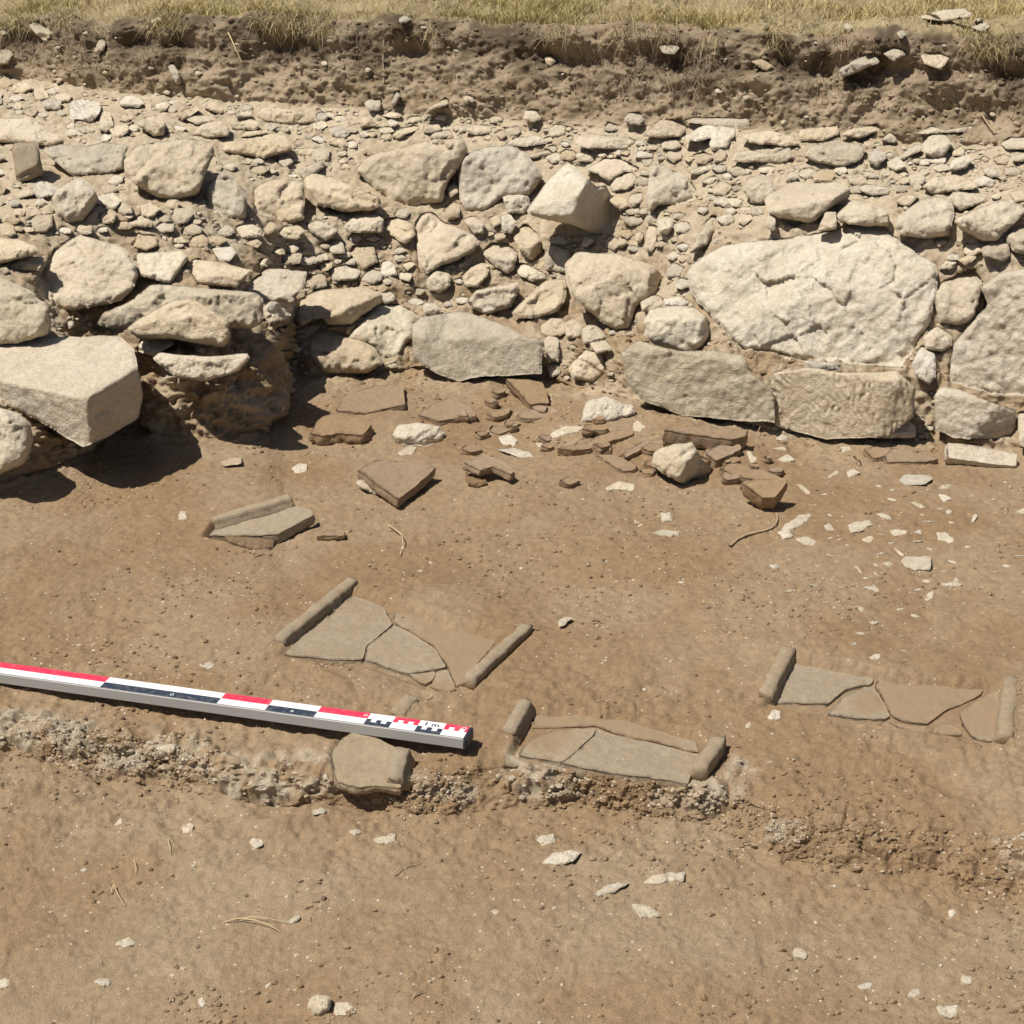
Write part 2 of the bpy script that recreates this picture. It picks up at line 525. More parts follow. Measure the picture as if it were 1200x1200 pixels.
nr, ncol = S.shape
def sheet(name, r0, r1, label_mat):
    sub = P[r0:r1 + 1].reshape(-1, 3)
    n = r1 - r0
    idx = np.arange((n + 1) * ncol).reshape(n + 1, ncol)
    F = np.stack([idx[:-1, :-1], idx[:-1, 1:], idx[1:, 1:], idx[1:, :-1]], -1).reshape(-1, 4)
    me = new_mesh(name, sub, F, label_mat)
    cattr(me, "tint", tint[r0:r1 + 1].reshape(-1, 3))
    o = tag(obj(name, me), kind="structure")
    SHEETS.append((o, r0, r1))
    return o
SHEETS = []
cum = near_rows + np.concatenate([[0], np.cumsum(nrow)])
sheet("ground", 0, int(cum[7]), M['soil'])
sheet("earth_bank", int(cum[7]), int(cum[8]) + 4, M['soil'])
sheet("grass_field", int(cum[8]) + 4, nr - 1, M['soil'])

# ray casting onto the terrain
rr_ = np.arange(near_rows, int(cum[9]), 2)
cc_ = np.arange(20, ncol - 20, 2)
sub = P[np.ix_(rr_, cc_)]
a_, b_ = sub.shape[:2]
idx = np.arange(a_ * b_).reshape(a_, b_)
F = np.stack([idx[:-1, :-1], idx[:-1, 1:], idx[1:, 1:], idx[1:, :-1]], -1).reshape(-1, 4)
BVH = BVHTree.FromPolygons(sub.reshape(-1, 3).tolist(), F.tolist())
CAMV = Vector(CAMP)

def tcast(u, v, default=None):
    """depth along the view axis at which the photo ray meets the terrain, for arrays of pixels"""
    D = rays(u, v).reshape(-1, 3)
    out = np.full(len(D), np.nan)
    for i, d in enumerate(D):
        dv = Vector(d)
        L = dv.length
        h = BVH.ray_cast(CAMV, dv / L)
        if h[0] is not None:
            out[i] = h[3] / L
    bad = np.isnan(out)
    if bad.any():
        out[bad] = default if default is not None else (np.nanmean(out) if (~bad).any() else 6.0)
    return out

def ground_point(u, v):
    t = tcast(np.array([u], float), np.array([v], float))[0]
    return CAMP + t * rays(np.array(u, float), np.array(v, float))

# ------------------------------------------------------------------ stones
def outline(poly, step, jit, seed, soft=2):
    p = np.array(poly, float)
    q = np.roll(p, -1, 0)
    seg = np.hypot(*(q - p).T)
    per = seg.sum()
    n = max(14, int(per / step))
    cumd = np.concatenate([[0], np.cumsum(seg)])
    s = np.arange(n) * per / n
    pts = np.concatenate([p, p[:1]])
    b = np.stack([np.interp(s, cumd, pts[:, 0]), np.interp(s, cumd, pts[:, 1])], 1)
    for _ in range(soft):
        b = (np.roll(b, 1, 0) + 2 * b + np.roll(b, -1, 0)) / 4
    if jit:
        q3 = np.stack([b[:, 0], b[:, 1], np.full(n, seed * 3.7)], 1)
        b = b + jit * np.stack([fbm(q3 / 9.0, 3, seed), fbm(q3 / 9.0, 3, seed + 50)], 1)
    return b

def centroid(b):
    x, y = b.T
    x1, y1 = np.roll(b, -1, 0).T
    c = x * y1 - x1 * y
    A = c.sum() / 2
    return np.array([((x + x1) * c).sum(), ((y + y1) * c).sum()]) / (6 * A)

def nrm(v):
    v = np.asarray(v, float)
    return v / np.linalg.norm(v)

def fill_outline(b, step, rg):
    """an even triangle mesh inside an outline; the outline keeps the first indices"""
    nb = len(b)
    xs = np.arange(b[:, 0].min(), b[:, 0].max() + step, step)
    ys = np.arange(b[:, 1].min(), b[:, 1].max() + step, step * .87)
    gx, gy = np.meshgrid(xs, ys)
    gx = gx + (np.arange(len(ys)) % 2)[:, None] * step * .5
    q = np.stack([gx.ravel(), gy.ravel()], 1) + rg.uniform(-.22, .22, (gx.size, 2)) * step
    k = in_poly(q[:, 0], q[:, 1], b)
    q = q[k]
    if len(q): q = q[edge_dist(q[:, 0], q[:, 1], b) > .55 * step]
    c = centroid(b)
    if len(q) == 0: q = c[None]
    pts = np.concatenate([b, q])
    r_ = delaunay_2d_cdt([Vector((float(x), float(-y))) for x, y in pts], [], [list(range(nb))], 1, 1e-5)
    vo, fo, ov = r_[0], r_[2], r_[3]
    if len(vo) != len(pts) or not fo:
        pts = np.concatenate([b, c[None]])
        j = np.arange(nb); j1 = (j + 1) % nb
        fo = [[int(a), int(d), nb] for a, d in zip(j, j1)]
    else:
        m_ = [o_[0] for o_ in ov]
        fo = [[m_[i] for i in f] for f in fo]
    # counter-clockwise as the viewer sees it
    out = []
    for f in fo:
        p0, p1, p2 = pts[f[0]], pts[f[1]], pts[f[2]]
        cr_ = (p1[0] - p0[0]) * (p2[1] - p0[1]) - (p1[1] - p0[1]) * (p2[0] - p0[0])
        out.append(f if cr_ < 0 else f[::-1])
    return pts, out

PXI = None
def dig_bed(b, allp, t):
    """push the soil inside an outline behind the stone that lies there"""
    u0, v0 = b.min(0) - 1
    u1, v1 = b.max(0) + 1
    m = (PX_U > u0) & (PX_U < u1) & (PX_V > v0) & (PX_V < v1) & (S > 2.2) & (S < 9)
    if not m.any(): return
    ii = np.nonzero(m.ravel())[0]
    uu, vv = PX_U.ravel()[ii], PX_V.ravel()[ii]
    k = in_poly(uu, vv, b)
    ii, uu, vv = ii[k], uu[k], vv[k]
    if not len(ii): return
    cs = 3.0
    nx, ny = int((u1 - u0) / cs) + 2, int((v1 - v0) / cs) + 2
    G = np.full((ny, nx), -1.0)
    np.maximum.at(G, (((allp[:, 1] - v0) / cs).astype(int).clip(0, ny - 1), ((allp[:, 0] - u0) / cs).astype(int).clip(0, nx - 1)), t)
    for _ in range(3):
        Gp = np.pad(G, 1, constant_values=-1)
        G = np.where(G < 0, np.maximum.reduce([Gp[1:-1, :-2], Gp[1:-1, 2:], Gp[:-2, 1:-1], Gp[2:, 1:-1]]), G)
    tn = G[((vv - v0) / cs).astype(int).clip(0, ny - 1), ((uu - u0) / cs).astype(int).clip(0, nx - 1)]
    fl = P.reshape(-1, 3)
    q = fl[ii]
    td = q[:, 1] * CP - (q[:, 2] - CAMZ) * SP
    need = np.maximum(td, tn + 0.016)
    need = np.where(tn > 0, need, td)
    need = np.minimum(need, td + 0.25)
    fl[ii] = CAMP + (q - CAMP) * (need / td)[:, None]

STONE_N = [0]
def stone(poly, corner=None, nf=None, nt=None, side=None, left=None, lift=0.012, rnd=None, fac=None, facsz=None, rough=0.006, step=None, dirt=0.5, tool=0.0, anchor=None, protr=0.012, back=None, soft=2, jit=0.8, extra=(), cuts=None, flatbot=False):
    STONE_N[0] += 1
    seed = STONE_N[0] * 13 + 5
    rg = np.random.default_rng(seed)
    poly = np.array(poly, float)
    wpx, hpx = np.ptp(poly[:, 0]), np.ptp(poly[:, 1])
    mn = min(wpx, hpx)
    step = step or float(np.clip(mn / 20, 1.4, 2.4))
    b = outline(poly, step, min(jit, mn * (0.03 if jit < 1 else 0.11)), seed, soft)
    c = centroid(b)
    nb = len(b)
    allp, FRONT = fill_outline(b, step, rg)
    D = rays(allp[:, 0], allp[:, 1])
    tt = tcast(allp[:, 0], allp[:, 1])
    vmax = poly[:, 1].max()
    if anchor is None:
        low = poly[poly[:, 1] > vmax - 0.18 * hpx - 1]
        anchor = (low[:, 0].mean(), vmax - 1.0)
    A = ground_point(*anchor)
    A = A + (CAMP - A) / np.linalg.norm(CAMP - A) * lift
    if nf is None: nf = (rg.uniform(-.22, .1), -0.85, rg.uniform(.3, .6))
    if nt is None: nt = (rg.uniform(-.2, .1), rg.uniform(-.35, -.12), 0.95)
    nf, nt_ = nrm(nf), nrm(nt)
    if corner is None:
        corner = (poly[:, 0].mean(), poly[:, 1].min() + rg.uniform(.42, .62) * hpx)
    def hit(n, p0, d):
        den = np.minimum(d @ n, -0.05)
        return ((p0 - CAMP) @ n) / den
    dc = rays(np.array(float(corner[0])), np.array(float(corner[1])))
    Cn = CAMP + dc * hit(nf, A, dc)
    planes = [(nf, A), (nt_, Cn)]
    for sd_ in (side, left):
        if sd_ is not None:
            (su, sv), n = sd_
            ds = rays(np.array(float(su)), np.array(float(sv)))
            base = max(hit(nn, pp, ds) for nn, pp in planes[:2])
            n = (n[0], n[1] * 1.1, n[2] - .08)
            planes.append((nrm(n), CAMP + ds * base))
    for (su, sv), n in extra:
        ds = rays(np.array(float(su)), np.array(float(sv)))
        base = max(hit(nn, pp, ds) for nn, pp in planes)
        planes.append((nrm(n), CAMP + ds * base))
    scale = np.median(tt) / FPX                          # metres per pixel here
    k = 1.0 / (max(0.002, 0.022 * mn * scale))
    ts = np.stack([hit(n, p0, D) for n, p0 in planes], 0)
    mx = ts.max(0)
    t = mx + np.log(np.exp((ts - mx) * k).sum(0)) / k - 0.4 / k
    # broken faces: random planes shave the block
    if cuts is None: cuts = 7 if mn > 22 else 4
    kc = 1.0 / max(0.0015, 0.012 * mn * scale)
    for q_ in range(cuts):
        i_ = int(rg.integers(0, len(allp)))
        nb_ = planes[int(np.argmax(ts[:, i_]))][0]
        tl = rg.uniform(.18, .55)
        nn_ = nrm(nb_ + tl * np.array([rg.normal(), rg.normal() * .7, rg.normal()]) * .8)
        if (D[i_] @ nn_) > -0.22: continue
        p_ = CAMP + D[i_] * (t[i_] - 0.02 * mn * scale)
        tq = hit(nn_, p_, D)
        tq = np.minimum(tq, t + 0.13 * mn * scale)
        mxx = np.maximum(t, tq)
        t = mxx + np.log(np.exp((t - mxx) * kc) + np.exp((tq - mxx) * kc)) / kc - 0.3 / kc
    ed = edge_dist(allp[:, 0], allp[:, 1], b)
    ed[:nb] = 0
    rpx = rnd if rnd is not None else float(np.clip(0.14 * mn, 1.2, 8))
    x = np.clip(1 - ed / rpx, 0, 1)
    push = rpx * scale * 1.25 * (1 - np.sqrt(np.maximum(1 - x * x, 0)))
    if flatbot:
        push = push * np.clip((vmax - 4 - allp[:, 1]) / (0.25 * hpx), 0, 1)
    fall = np.clip(ed / (rpx * 0.6), 0, 1)
    Pw = CAMP + D * t[:, None]
    ms = mn * scale
    amp = rough * np.clip(ms / 0.12, 0.3, 1.3)
    dn = amp * (fbm(Pw / max(0.25 * ms, 0.012), 3, seed) * 0.55 + 0.35 * fbm(Pw / max(0.07 * ms, 0.005), 2, seed + 9)) + (0.0014 if rough > .003 else .0004) * fbm(Pw * 75, 2, seed + 12)
    if fac is None: fac = .17
    if facsz is None: facsz = float(np.clip(.45 * ms, .018, .09))
    if fac:
        dn = dn + fac * facets(Pw + 0.003 * np.stack([fbm(Pw * 40, 2, seed + 3)] * 3, 1), facsz, seed) + 0.5 * fac * facets(Pw, facsz * 0.4, seed + 4)
    if tool:
        cr = (Pw[:, 0] * 0.93 + Pw[:, 2] * 0.30) * 74 + 1.15 * fbm(Pw * 16, 3, 5)
        dn = dn + tool * np.sin(cr * 2 * math.pi * 0.8) * np.clip(0.45 + 1.2 * fbm(Pw * 18, 2, 8), 0.0, 1)
    t = t + push - dn * fall
    if protr < 0.009:                       # flat chips pressed into the floor
        t = np.minimum(t, tt - protr * fall + 0.02 * (1 - fall))
    else:                                   # a built stone: bed it, and dig its bed out of the soil
        sh = float(np.clip(np.percentile((t - tt)[ed > rpx * .5] if (ed > rpx * .5).any() else t - tt, 88) + 0.005, 0, 0.09))
        t = np.minimum(t - sh, tt + 0.05)
        t = np.where(ed < 1.0, np.minimum(t, tt + 0.025), t)
        if mn < 30:
            t = np.maximum(t, tt - 0.6 * max(wpx, hpx) * scale - lift)
        dig_bed(b, allp, t)
    # back of the stone
    tb_edge = t[:nb]
    thick = back or 0.55 * min(wpx, hpx * 1.4) * scale + 0.01
    gb = np.array([0.82, 0.55, 0.25])
    ci = int(np.argmin(np.hypot(*(allp - c).T)))
    V = [CAMP + D * t[:, None]]
    for q in gb:
        pb = c + (b - c) * q
        Db = rays(pb[:, 0], pb[:, 1])
        near = np.argmin((pb[:, None, 0] - allp[None, ::3, 0]) ** 2 + (pb[:, None, 1] - allp[None, ::3, 1]) ** 2, 1) * 3
        tb = np.maximum(t[near] + .2 * thick, tb_edge * q + t[ci] * (1 - q)) + thick * math.sqrt(1 - q * q)
        V.append(CAMP + Db * tb[:, None])
    tc = max(t[ci], tb_edge.mean()) + thick * 1.05
    dcen = rays(c[0:1], c[1:2])[0]
    V.append((CAMP + dcen * tc)[None])
    V = np.concatenate(V)
    n0 = len(allp)
    j = np.arange(nb)
    j1 = (j + 1) % nb
    if ((b[:, 0] * b[j1, 1] - b[j1, 0] * b[:, 1]).sum()) > 0: j, j1 = j1, j      # clockwise on screen whichever way it was traced
    rings_ = [np.arange(nb)] + [n0 + k_ * nb + np.arange(nb) for k_ in range(len(gb))]
    Fc = list(FRONT)
    for r0, r1 in zip(rings_[:-1], rings_[1:]):
        Fc += [list(x) for x in np.stack([r0[j], r0[j1], r1[j1], r1[j]], 1)]
    Fc += [list(x) for x in np.stack([rings_[-1][j], rings_[-1][j1], np.full(nb, len(V) - 1)], 1)]
    # soil sticks low down and at the contact
    low = np.clip((allp[:, 1] - (vmax - 0.5 * hpx)) / (0.5 * hpx), 0, 1)
    dz = np.clip(1 - ed / max(5.0, 0.22 * mn), 0, 1)
    dv = np.clip(dirt * (0.75 * dz * (0.35 + 0.65 * low) + 0.42 * low), 0, 1)
    dv = np.concatenate([dv, np.ones(len(V) - len(dv))])
    return V, Fc, dv

def put_stone(name, cat, mat, poly, label, group=None, **kw):
    V, F, dv = stone(poly, **kw)
    o0 = V[:max(4, len(V) // 2)].mean(0)
    me = new_mesh(name, V - o0, F, M[mat])
    fattr(me, "dirt", dv)
    return tag(obj(name, me, loc=o0), label, cat, group)
# ------------------------------------------------------------------ the ruined wall, stone by stone
def B(mat, poly, label, name="wall_stone", cat="wall stone", **kw):
    put_stone(name, cat, mat, poly, label, **kw)

FLATF = (-0.35, -0.93, 0.12)
# right stretch
B('white', [(804,320),(812,310),(846,287),(896,282),(933,278),(967,272),(1000,264),(1033,266),(1052,280),(1075,297),(1096,310),(1098,332),(1092,374),(1067,416),(1058,430),(992,426),(942,422),(908,412),(871,410),(842,380),(817,353),(810,341)],
  "huge rough white limestone slab lying on the tooled ashlar blocks of the wall", "limestone_slab", "stone slab", corner=(950,338), nf=(-.2,-.8,.57), nt=(-.15,-.5,.85), fac=.14, facsz=.10, rough=.014, jit=2.0, cuts=12, step=2.2, rnd=8, dirt=.10, lift=.03, back=.3)
B('grey', [(727,414),(746,399),(800,412),(838,410),(871,416),(875,432),(906,457),(908,495),(867,493),(800,487),(754,470),(737,453)],
  "rough grey ashlar block of the bottom course, left of the tool-marked block", "ashlar_block", "building stone", rnd=3.5, fac=.05, cuts=2, soft=0, flatbot=True, corner=(800,415), nf=FLATF, nt=(-.1,-.3,.95), rough=.007, dirt=.2, lift=.03)
B('cream', [(906,437),(946,430),(987,437),(1050,435),(1073,453),(1071,489),(1055,500),(1035,513),(967,514),(908,499),(900,462)],
  "grey ashlar block with slanting chisel grooves under the huge white slab", "ashlar_block", "building stone", rnd=3.5, fac=.03, cuts=0, soft=0, flatbot=True, corner=(985,438), nf=(-.38,-.92,.10), nt=(-.1,-.3,.95), rough=.003, step=1.4, tool=.0026, dirt=.03, lift=.035, side=((1036,470),(.1,-.98,.1)))
B('cream', [(1031,494),(1060,490),(1074,500),(1073,513),(1033,514)], "small low stone wedged at the right foot of the chiselled ashlar block", "packing_stone", "stone", lift=.06)
B('white', [(754,375),(762,362),(790,358),(815,360),(831,375),(833,395),(820,410),(805,415),(770,405),(756,395)],
  "rounded white cobble left of the huge slab, resting on the rough ashlar", corner=(800,375), rough=.008, lift=.055, rnd=14, side=((822,380),(.8,-.55,.1)))
B('cream', [(750,352),(760,346),(775,347),(778,358),(762,366),(752,365)], "small round stone perched above the white cobble, its left neighbour", "packing_stone", "stone", lift=.04)
B('white', [(777,350),(795,347),(808,354),(800,360),(780,359)], "small flat white chip above the rounded white cobble beside the slab's edge", "packing_stone", "stone", lift=.04)
B('cream', [(1148,337),(1171,320),(1225,312),(1232,466),(1162,462),(1110,447),(1117,403),(1142,374),(1158,357)],
  "large rounded limestone boulder cut by the right edge of the view", "limestone_boulder", "boulder", corner=(1190,375), nf=(-.25,-.92,.25), nt=(-.2,-.75,.64), rough=.012, fac=.1, facsz=.08, lift=.03, dirt=.3)
B('cream', [(1094,350),(1103,332),(1120,322),(1141,313),(1150,330),(1160,352),(1150,370),(1125,382),(1100,378)],
  "upright rounded stone wedged between the huge white slab and the right-hand boulder", corner=(1122,340), lift=.06, rough=.008, side=((1146,345),(.8,-.5,.0)))
B('cream', [(1081,395),(1098,381),(1115,393),(1116,405),(1105,412),(1085,409)], "small stone under the upright rounded stone near the right-hand boulder", "packing_stone", "stone", lift=.04)
B('white', [(1068,425),(1080,405),(1096,415),(1098,440),(1090,452),(1075,442)], "small pale upright chip below the right end of the huge slab", "packing_stone", "stone", lift=.04)
B('cream', [(1094,465),(1103,453),(1125,456),(1150,467),(1191,481),(1190,507),(1170,514),(1120,514),(1096,503)],
  "squarish ashlar block at the wall foot beneath the right-hand boulder", "ashlar_block", "building stone", rnd=3.5, fac=.05, cuts=2, soft=0, flatbot=True, corner=(1130,465), nf=(-.33,-.93,.15), nt=(-.1,-.3,.95), lift=.03, rough=.006, side=((1158,485),(.25,-.9,-.1)))
B('cream', [(1193,484),(1220,478),(1225,530),(1194,522)], "block at the wall foot cut by the right picture edge", "ashlar_block", "building stone", rnd=3.5, fac=.05, cuts=2, soft=0, flatbot=True, lift=.03)
B('white', [(942,422),(985,425),(984,434),(945,437)], "thin pale wedge stone jammed between the huge slab and the chiselled ashlar", "wedge_stone", "stone", lift=.075, corner=(963,424), rnd=2)
B('cream', [(661,310),(677,295),(720,297),(765,310),(777,325),(770,345),(745,360),(738,385),(722,388),(705,378),(690,365),(668,345),(664,330)],
  "large smooth greyish boulder tapering downwards in the middle of the wall", "limestone_boulder", "boulder", corner=(715,318), nf=(-.15,-.75,.64), nt=(-.1,-.45,.88), lift=.07, rough=.006, side=((752,335),(.75,-.5,.2)))
B('grey', [(483,380),(495,371),(515,368),(540,364),(590,380),(617,395),(636,397),(635,438),(600,440),(563,441),(537,447),(510,437),(483,420)],
  "long low ashlar block with a stepped crack at the foot of the middle wall", "ashlar_block", "building stone", rnd=3.5, fac=.05, cuts=2, soft=0, flatbot=True, corner=(560,402), nf=(-.2,-.96,.18), nt=(-.1,-.45,.9), rough=.004, lift=.03, dirt=.2)
B('white', [(407,397),(440,357),(470,357),(490,370),(483,395),(470,415),(450,420),(435,405)], "bright cream stone left of the long cracked ashlar block", corner=(450,385), lift=.02, rough=.009)
B('cream', [(347,375),(352,350),(372,340),(425,336),(448,343),(448,355),(432,365),(410,382),(385,381),(378,372),(350,383)],
  "flat cream slab overhanging a dark gap, right of the earth pedestal", "limestone_slab", "stone slab", corner=(400,368), nt=(-.1,-.2,.97), lift=.07, rough=.007, side=((430,350),(.6,-.7,.1)))
B('dusty', [(362,395),(375,385),(410,392),(440,408),(450,425),(430,438),(380,437),(364,420)], "brown soil-caked stone at the wall foot under the overhanging slab", lift=.015, rough=.01, dirt=.9)
B('cream', [(486,262),(495,250),(507,249),(520,260),(555,275),(562,283),(558,293),(535,305),(515,312),(500,322),(490,315),(488,290)],
  "triangular cream stone pointing down in the middle of the wall core", corner=(515,290), nf=(-.1,-.7,.7), nt=(-.15,-.55,.82), lift=.05, rough=.007)
B('cream', [(450,257),(465,254),(484,262),(487,275),(477,287),(455,275)], "cream stone immediately left of the triangular stone", lift=.03)
B('cream', [(402,266),(415,253),(440,251),(450,257),(449,272),(410,273)], "thin pale slab over a dark hollow below the long lens-shaped stone", corner=(428,262), lift=.06, nt=(-.1,-.25,.96))
B('cream', [(358,262),(372,257),(398,270),(382,283),(362,272)], "pointed pale chip left of the dark hollow under the long stone", corner=(378,268), lift=.05)
B('cream', [(356,210),(362,203),(385,206),(420,222),(445,230),(448,240),(435,247),(400,248),(372,240),(362,228)],
  "long lens-shaped cream stone overhanging a dark gap in the wall core", corner=(395,222), nf=(-.1,-.93,.2), nt=(-.12,-.3,.94), lift=.09, rough=.006)
B('cream', [(297,250),(298,220),(312,212),(332,209),(356,214),(358,232),(356,258),(340,263),(322,256)], "squarish cream stone left of the long lens-shaped stone", corner=(330,232), nf=(-.15,-.85,.5), nt=(-.2,-.5,.84), lift=.04)
B('grey', [(240,220),(252,208),(262,199),(272,208),(290,232),(288,258),(260,254),(242,242)], "grey upright stone leaning right of the big pitted block", corner=(265,225), nf=(-.2,-.85,.5), nt=(-.2,-.6,.75), lift=.03, side=((284,240),(.8,-.5,.1)))
B('cream', [(145,187),(160,170),(220,162),(250,167),(251,180),(238,212),(233,228),(200,235),(185,232),(160,218),(147,207)],
  "big pitted cream block with a dark right side in the upper left wall", "limestone_boulder", "boulder", corner=(205,192), nf=(-.15,-.95,.22), nt=(-.15,-.42,.9), side=((243,180),(.9,-.35,.05)), lift=.07, rough=.010, fac=.08, facsz=.05)
B('cream', [(59,234),(66,222),(80,212),(94,206),(110,220),(116,234),(108,246),(98,260),(84,262),(66,252)], "bumpy yellowish stone below and left of the big pitted block", corner=(88,228), lift=.05, rough=.012, side=((105,236),(.8,-.5,-.1)))
B('dusty', [(116,252),(128,243),(136,250),(134,262),(120,262)], "small soil-covered stone right of the bumpy yellowish stone", "packing_stone", "stone", lift=.02, dirt=.9)
B('grey', [(46,176),(70,168),(94,172),(120,167),(152,170),(146,184),(146,198),(128,204),(112,204),(84,206),(68,192)], "broad grey flat stone left of the big pitted block, half buried", corner=(100,186), nf=(-.1,-.7,.7), nt=(-.1,-.4,.9), lift=.02)
B('cream', [(-25,140),(35,137),(50,150),(70,158),(75,166),(60,172),(30,168),(-25,166)], "large flat pale stone cut by the left edge in the rubble top", corner=(20,158), lift=.02, nt=(-.1,-.3,.95))
B('cream', [(415,200),(430,183),(490,167),(510,163),(543,163),(550,177),(535,200),(523,217),(520,237),(480,242),(450,230)],
  "large weathered grey-brown boulder with a sloping top in the wall core", "limestone_boulder", "boulder", corner=(485,190), nf=(-.12,-.9,.42), nt=(-.15,-.5,.85), lift=.05, rough=.010, dirt=.25, side=((528,195),(.7,-.65,.1)))
B('grey', [(537,190),(545,180),(573,171),(600,170),(617,180),(637,207),(620,230),(590,232),(570,247),(545,248),(538,230)],
  "large boulder with grey lichen crust on its right shoulder", "limestone_boulder", "boulder", corner=(575,193), nf=(-.1,-.93,.35), nt=(.1,-.5,.85), lift=.05, rough=.011, fac=.07, facsz=.05)
B('white', [(617,247),(640,213),(663,190),(676,196),(687,207),(700,220),(710,216),(722,240),(727,258),(720,272),(700,277),(677,266),(640,257),(620,252)],
  "big angular white boulder with a dark broken right face, tilted on the wall top", "limestone_boulder", "boulder", corner=(655,235), nf=(-.3,-.86,.38), nt=(-.35,-.5,.78), lift=.20, rough=.006, side=((680,226),(.84,-.46,-.02)), extra=[((650,254),(-.1,-.75,-.65))], fac=.06, facsz=.05, anchor=(660,285), soft=1, cuts=1)
B('cream', [(523,220),(535,212),(537,226),(527,232)], "little stone stuck between the two large core boulders", "packing_stone", "stone", lift=.03)
B('white', [(589,230),(600,226),(620,228),(622,240),(615,251),(594,250)], "small flat pale block leaning at the left of the angular white boulder", corner=(605,236), lift=.04)
B('cream', [(543,257),(555,253),(568,262),(567,274),(555,275)], "small cream stone right of the triangular stone's upper end", "packing_stone", "stone", lift=.03)
B('dusty', [(521,246),(530,236),(540,240),(538,256),(524,258)], "brownish chip in the gap beneath the grey-brown boulder", "packing_stone", "stone", lift=.03, dirt=.8)
B('cream', [(573,255),(585,251),(588,262),(578,267)], "small chip below the lichen-crusted boulder", "packing_stone", "stone", lift=.02)
B('white', [(587,253),(597,249),(606,262),(600,275),(588,272)], "knobbly white chip under the small pale leaning block", "packing_stone", "stone", lift=.04)
B('cream', [(541,325),(552,312),(563,306),(575,310),(570,325),(560,338),(545,335)], "crumbly lump right of the stone that points down", "packing_stone", "stone", lift=.03, rough=.01)
B('cream', [(565,297),(575,284),(595,285),(607,297),(603,315),(595,322),(580,312)], "flat pale stone set right of the triangular stone's tip", lift=.02)
B('cream', [(602,280),(610,265),(618,262),(630,275),(638,296),(625,307),(610,295)], "pointed stone standing left of the angular boulder's shadow", corner=(618,285), lift=.04, side=((626,285),(.7,-.6,.2)))
B('white', [(601,310),(612,307),(638,320),(640,327),(625,331),(608,322)], "thin pale flake left of the large tapering boulder", "packing_stone", "stone", lift=.03)
B('grey', [(638,300),(645,288),(670,293),(664,320),(640,318)], "flat-topped block partly behind the left side of the tapering boulder", corner=(652,297), lift=.03, nt=(-.1,-.2,.97))
B('cream', [(547,352),(560,340),(605,330),(610,340),(600,360),(570,370),(553,362)], "low lying wedge of cream stone above the long cracked ashlar", corner=(580,345), nf=(-.1,-.93,.3), lift=.05)
B('cream', [(598,367),(620,345),(640,328),(662,326),(664,350),(655,365),(630,373),(604,373)], "tilted cream slab with pale upper face leaning on the tapering boulder", corner=(630,358), nf=(-.1,-.95,.2), lift=.05)
B('cream', [(498,330),(510,317),(527,320),(528,335),(515,345),(502,340)], "little lump below the tip of the triangular stone", "packing_stone", "stone", lift=.03, rough=.01)
B('white', [(494,358),(505,353),(520,362),(508,370),(497,368)], "small white chip on the soil above the cracked ashlar's left end", "packing_stone", "stone", lift=.03)
B('cream', [(637,397),(645,392),(655,397),(655,424),(641,423)], "narrow upright stone closing the right end of the cracked ashlar", "packing_stone", "stone", lift=.04)
B('grey', [(641,428),(655,425),(657,438),(645,443)], "small pebble at the foot of the narrow upright stone", "packing_stone", "stone", lift=.03)
B('cream', [(666,430),(685,410),(705,412),(711,435),(695,449),(670,443)], "low rounded stone at the wall foot between the two ashlar stretches", corner=(688,422), lift=.03, rough=.01)
B('cream', [(690,402),(710,398),(718,410),(700,416)], "flat stone sticking out above the low rounded stone at the wall foot", "packing_stone", "stone", lift=.05, nt=(-.1,-.2,.97))
B('cream', [(660,380),(672,372),(684,382),(680,396),(664,398)], "soil-stained chip beneath the left underside of the tapering boulder", "packing_stone", "stone", lift=.02, dirt=.8)
# rubble right of the angular boulder
B('cream', [(672,170),(678,159),(690,156),(708,159),(734,161),(746,166),(734,176),(710,175),(686,174)], "long low stone behind the angular white boulder", lift=.03)
B('white', [(674,180),(688,175),(697,181),(696,190),(678,190)], "small white stone behind the top of the angular boulder", "rubble_stone", "stone", lift=.02)
B('cream', [(684,200),(708,186),(726,185),(750,198),(748,202),(732,202),(714,214),(700,204)], "jagged pale stone just right of the angular boulder's peak", lift=.03, fac=.1, facsz=.04)
B('cream', [(714,220),(722,206),(740,201),(747,210),(738,222),(720,226)], "cracked cream stone beyond the dark face of the angular boulder", "rubble_stone", "stone", lift=.03)
B('cream', [(712,234),(726,226),(734,232),(738,242),(728,248)], "rounded stone touching the right shadow of the angular boulder", "rubble_stone", "stone", lift=.03)
B('cream', [(737,238),(740,228),(752,226),(754,234),(742,244)], "small stone left of the cracked two-part boulder", "rubble_stone", "stone", lift=.02)
B('cream', [(758,216),(764,192),(780,194),(804,206),(814,220),(817,234),(798,240),(772,240),(764,249),(757,246)], "cracked two-part boulder above the little round white cobble", "limestone_boulder", "boulder", corner=(785,215), nf=(-.1,-.8,.55), nt=(-.15,-.45,.88), lift=.05, rough=.010)
B('white', [(770,258),(780,253),(790,256),(789,268),(782,276),(772,274)], "little round white cobble with a shadow on its right", "cobble", "stone", lift=.05, rough=.002, rnd=7)
B('cream', [(807,296),(818,276),(832,254),(839,252),(838,266),(830,286),(812,297)], "slender stone standing upright above the left end of the huge slab", lift=.05, side=((831,275),(.85,-.45,.1)), corner=(825,272))
B('cream', [(754,290),(760,264),(769,264),(769,288),(764,296)], "narrow standing chip left of the little round white cobble", "packing_stone", "stone", lift=.04)
B('cream', [(743,280),(746,271),(755,274),(750,286)], "tiny angular chip left of the narrow standing chip", "packing_stone", "stone", lift=.03)
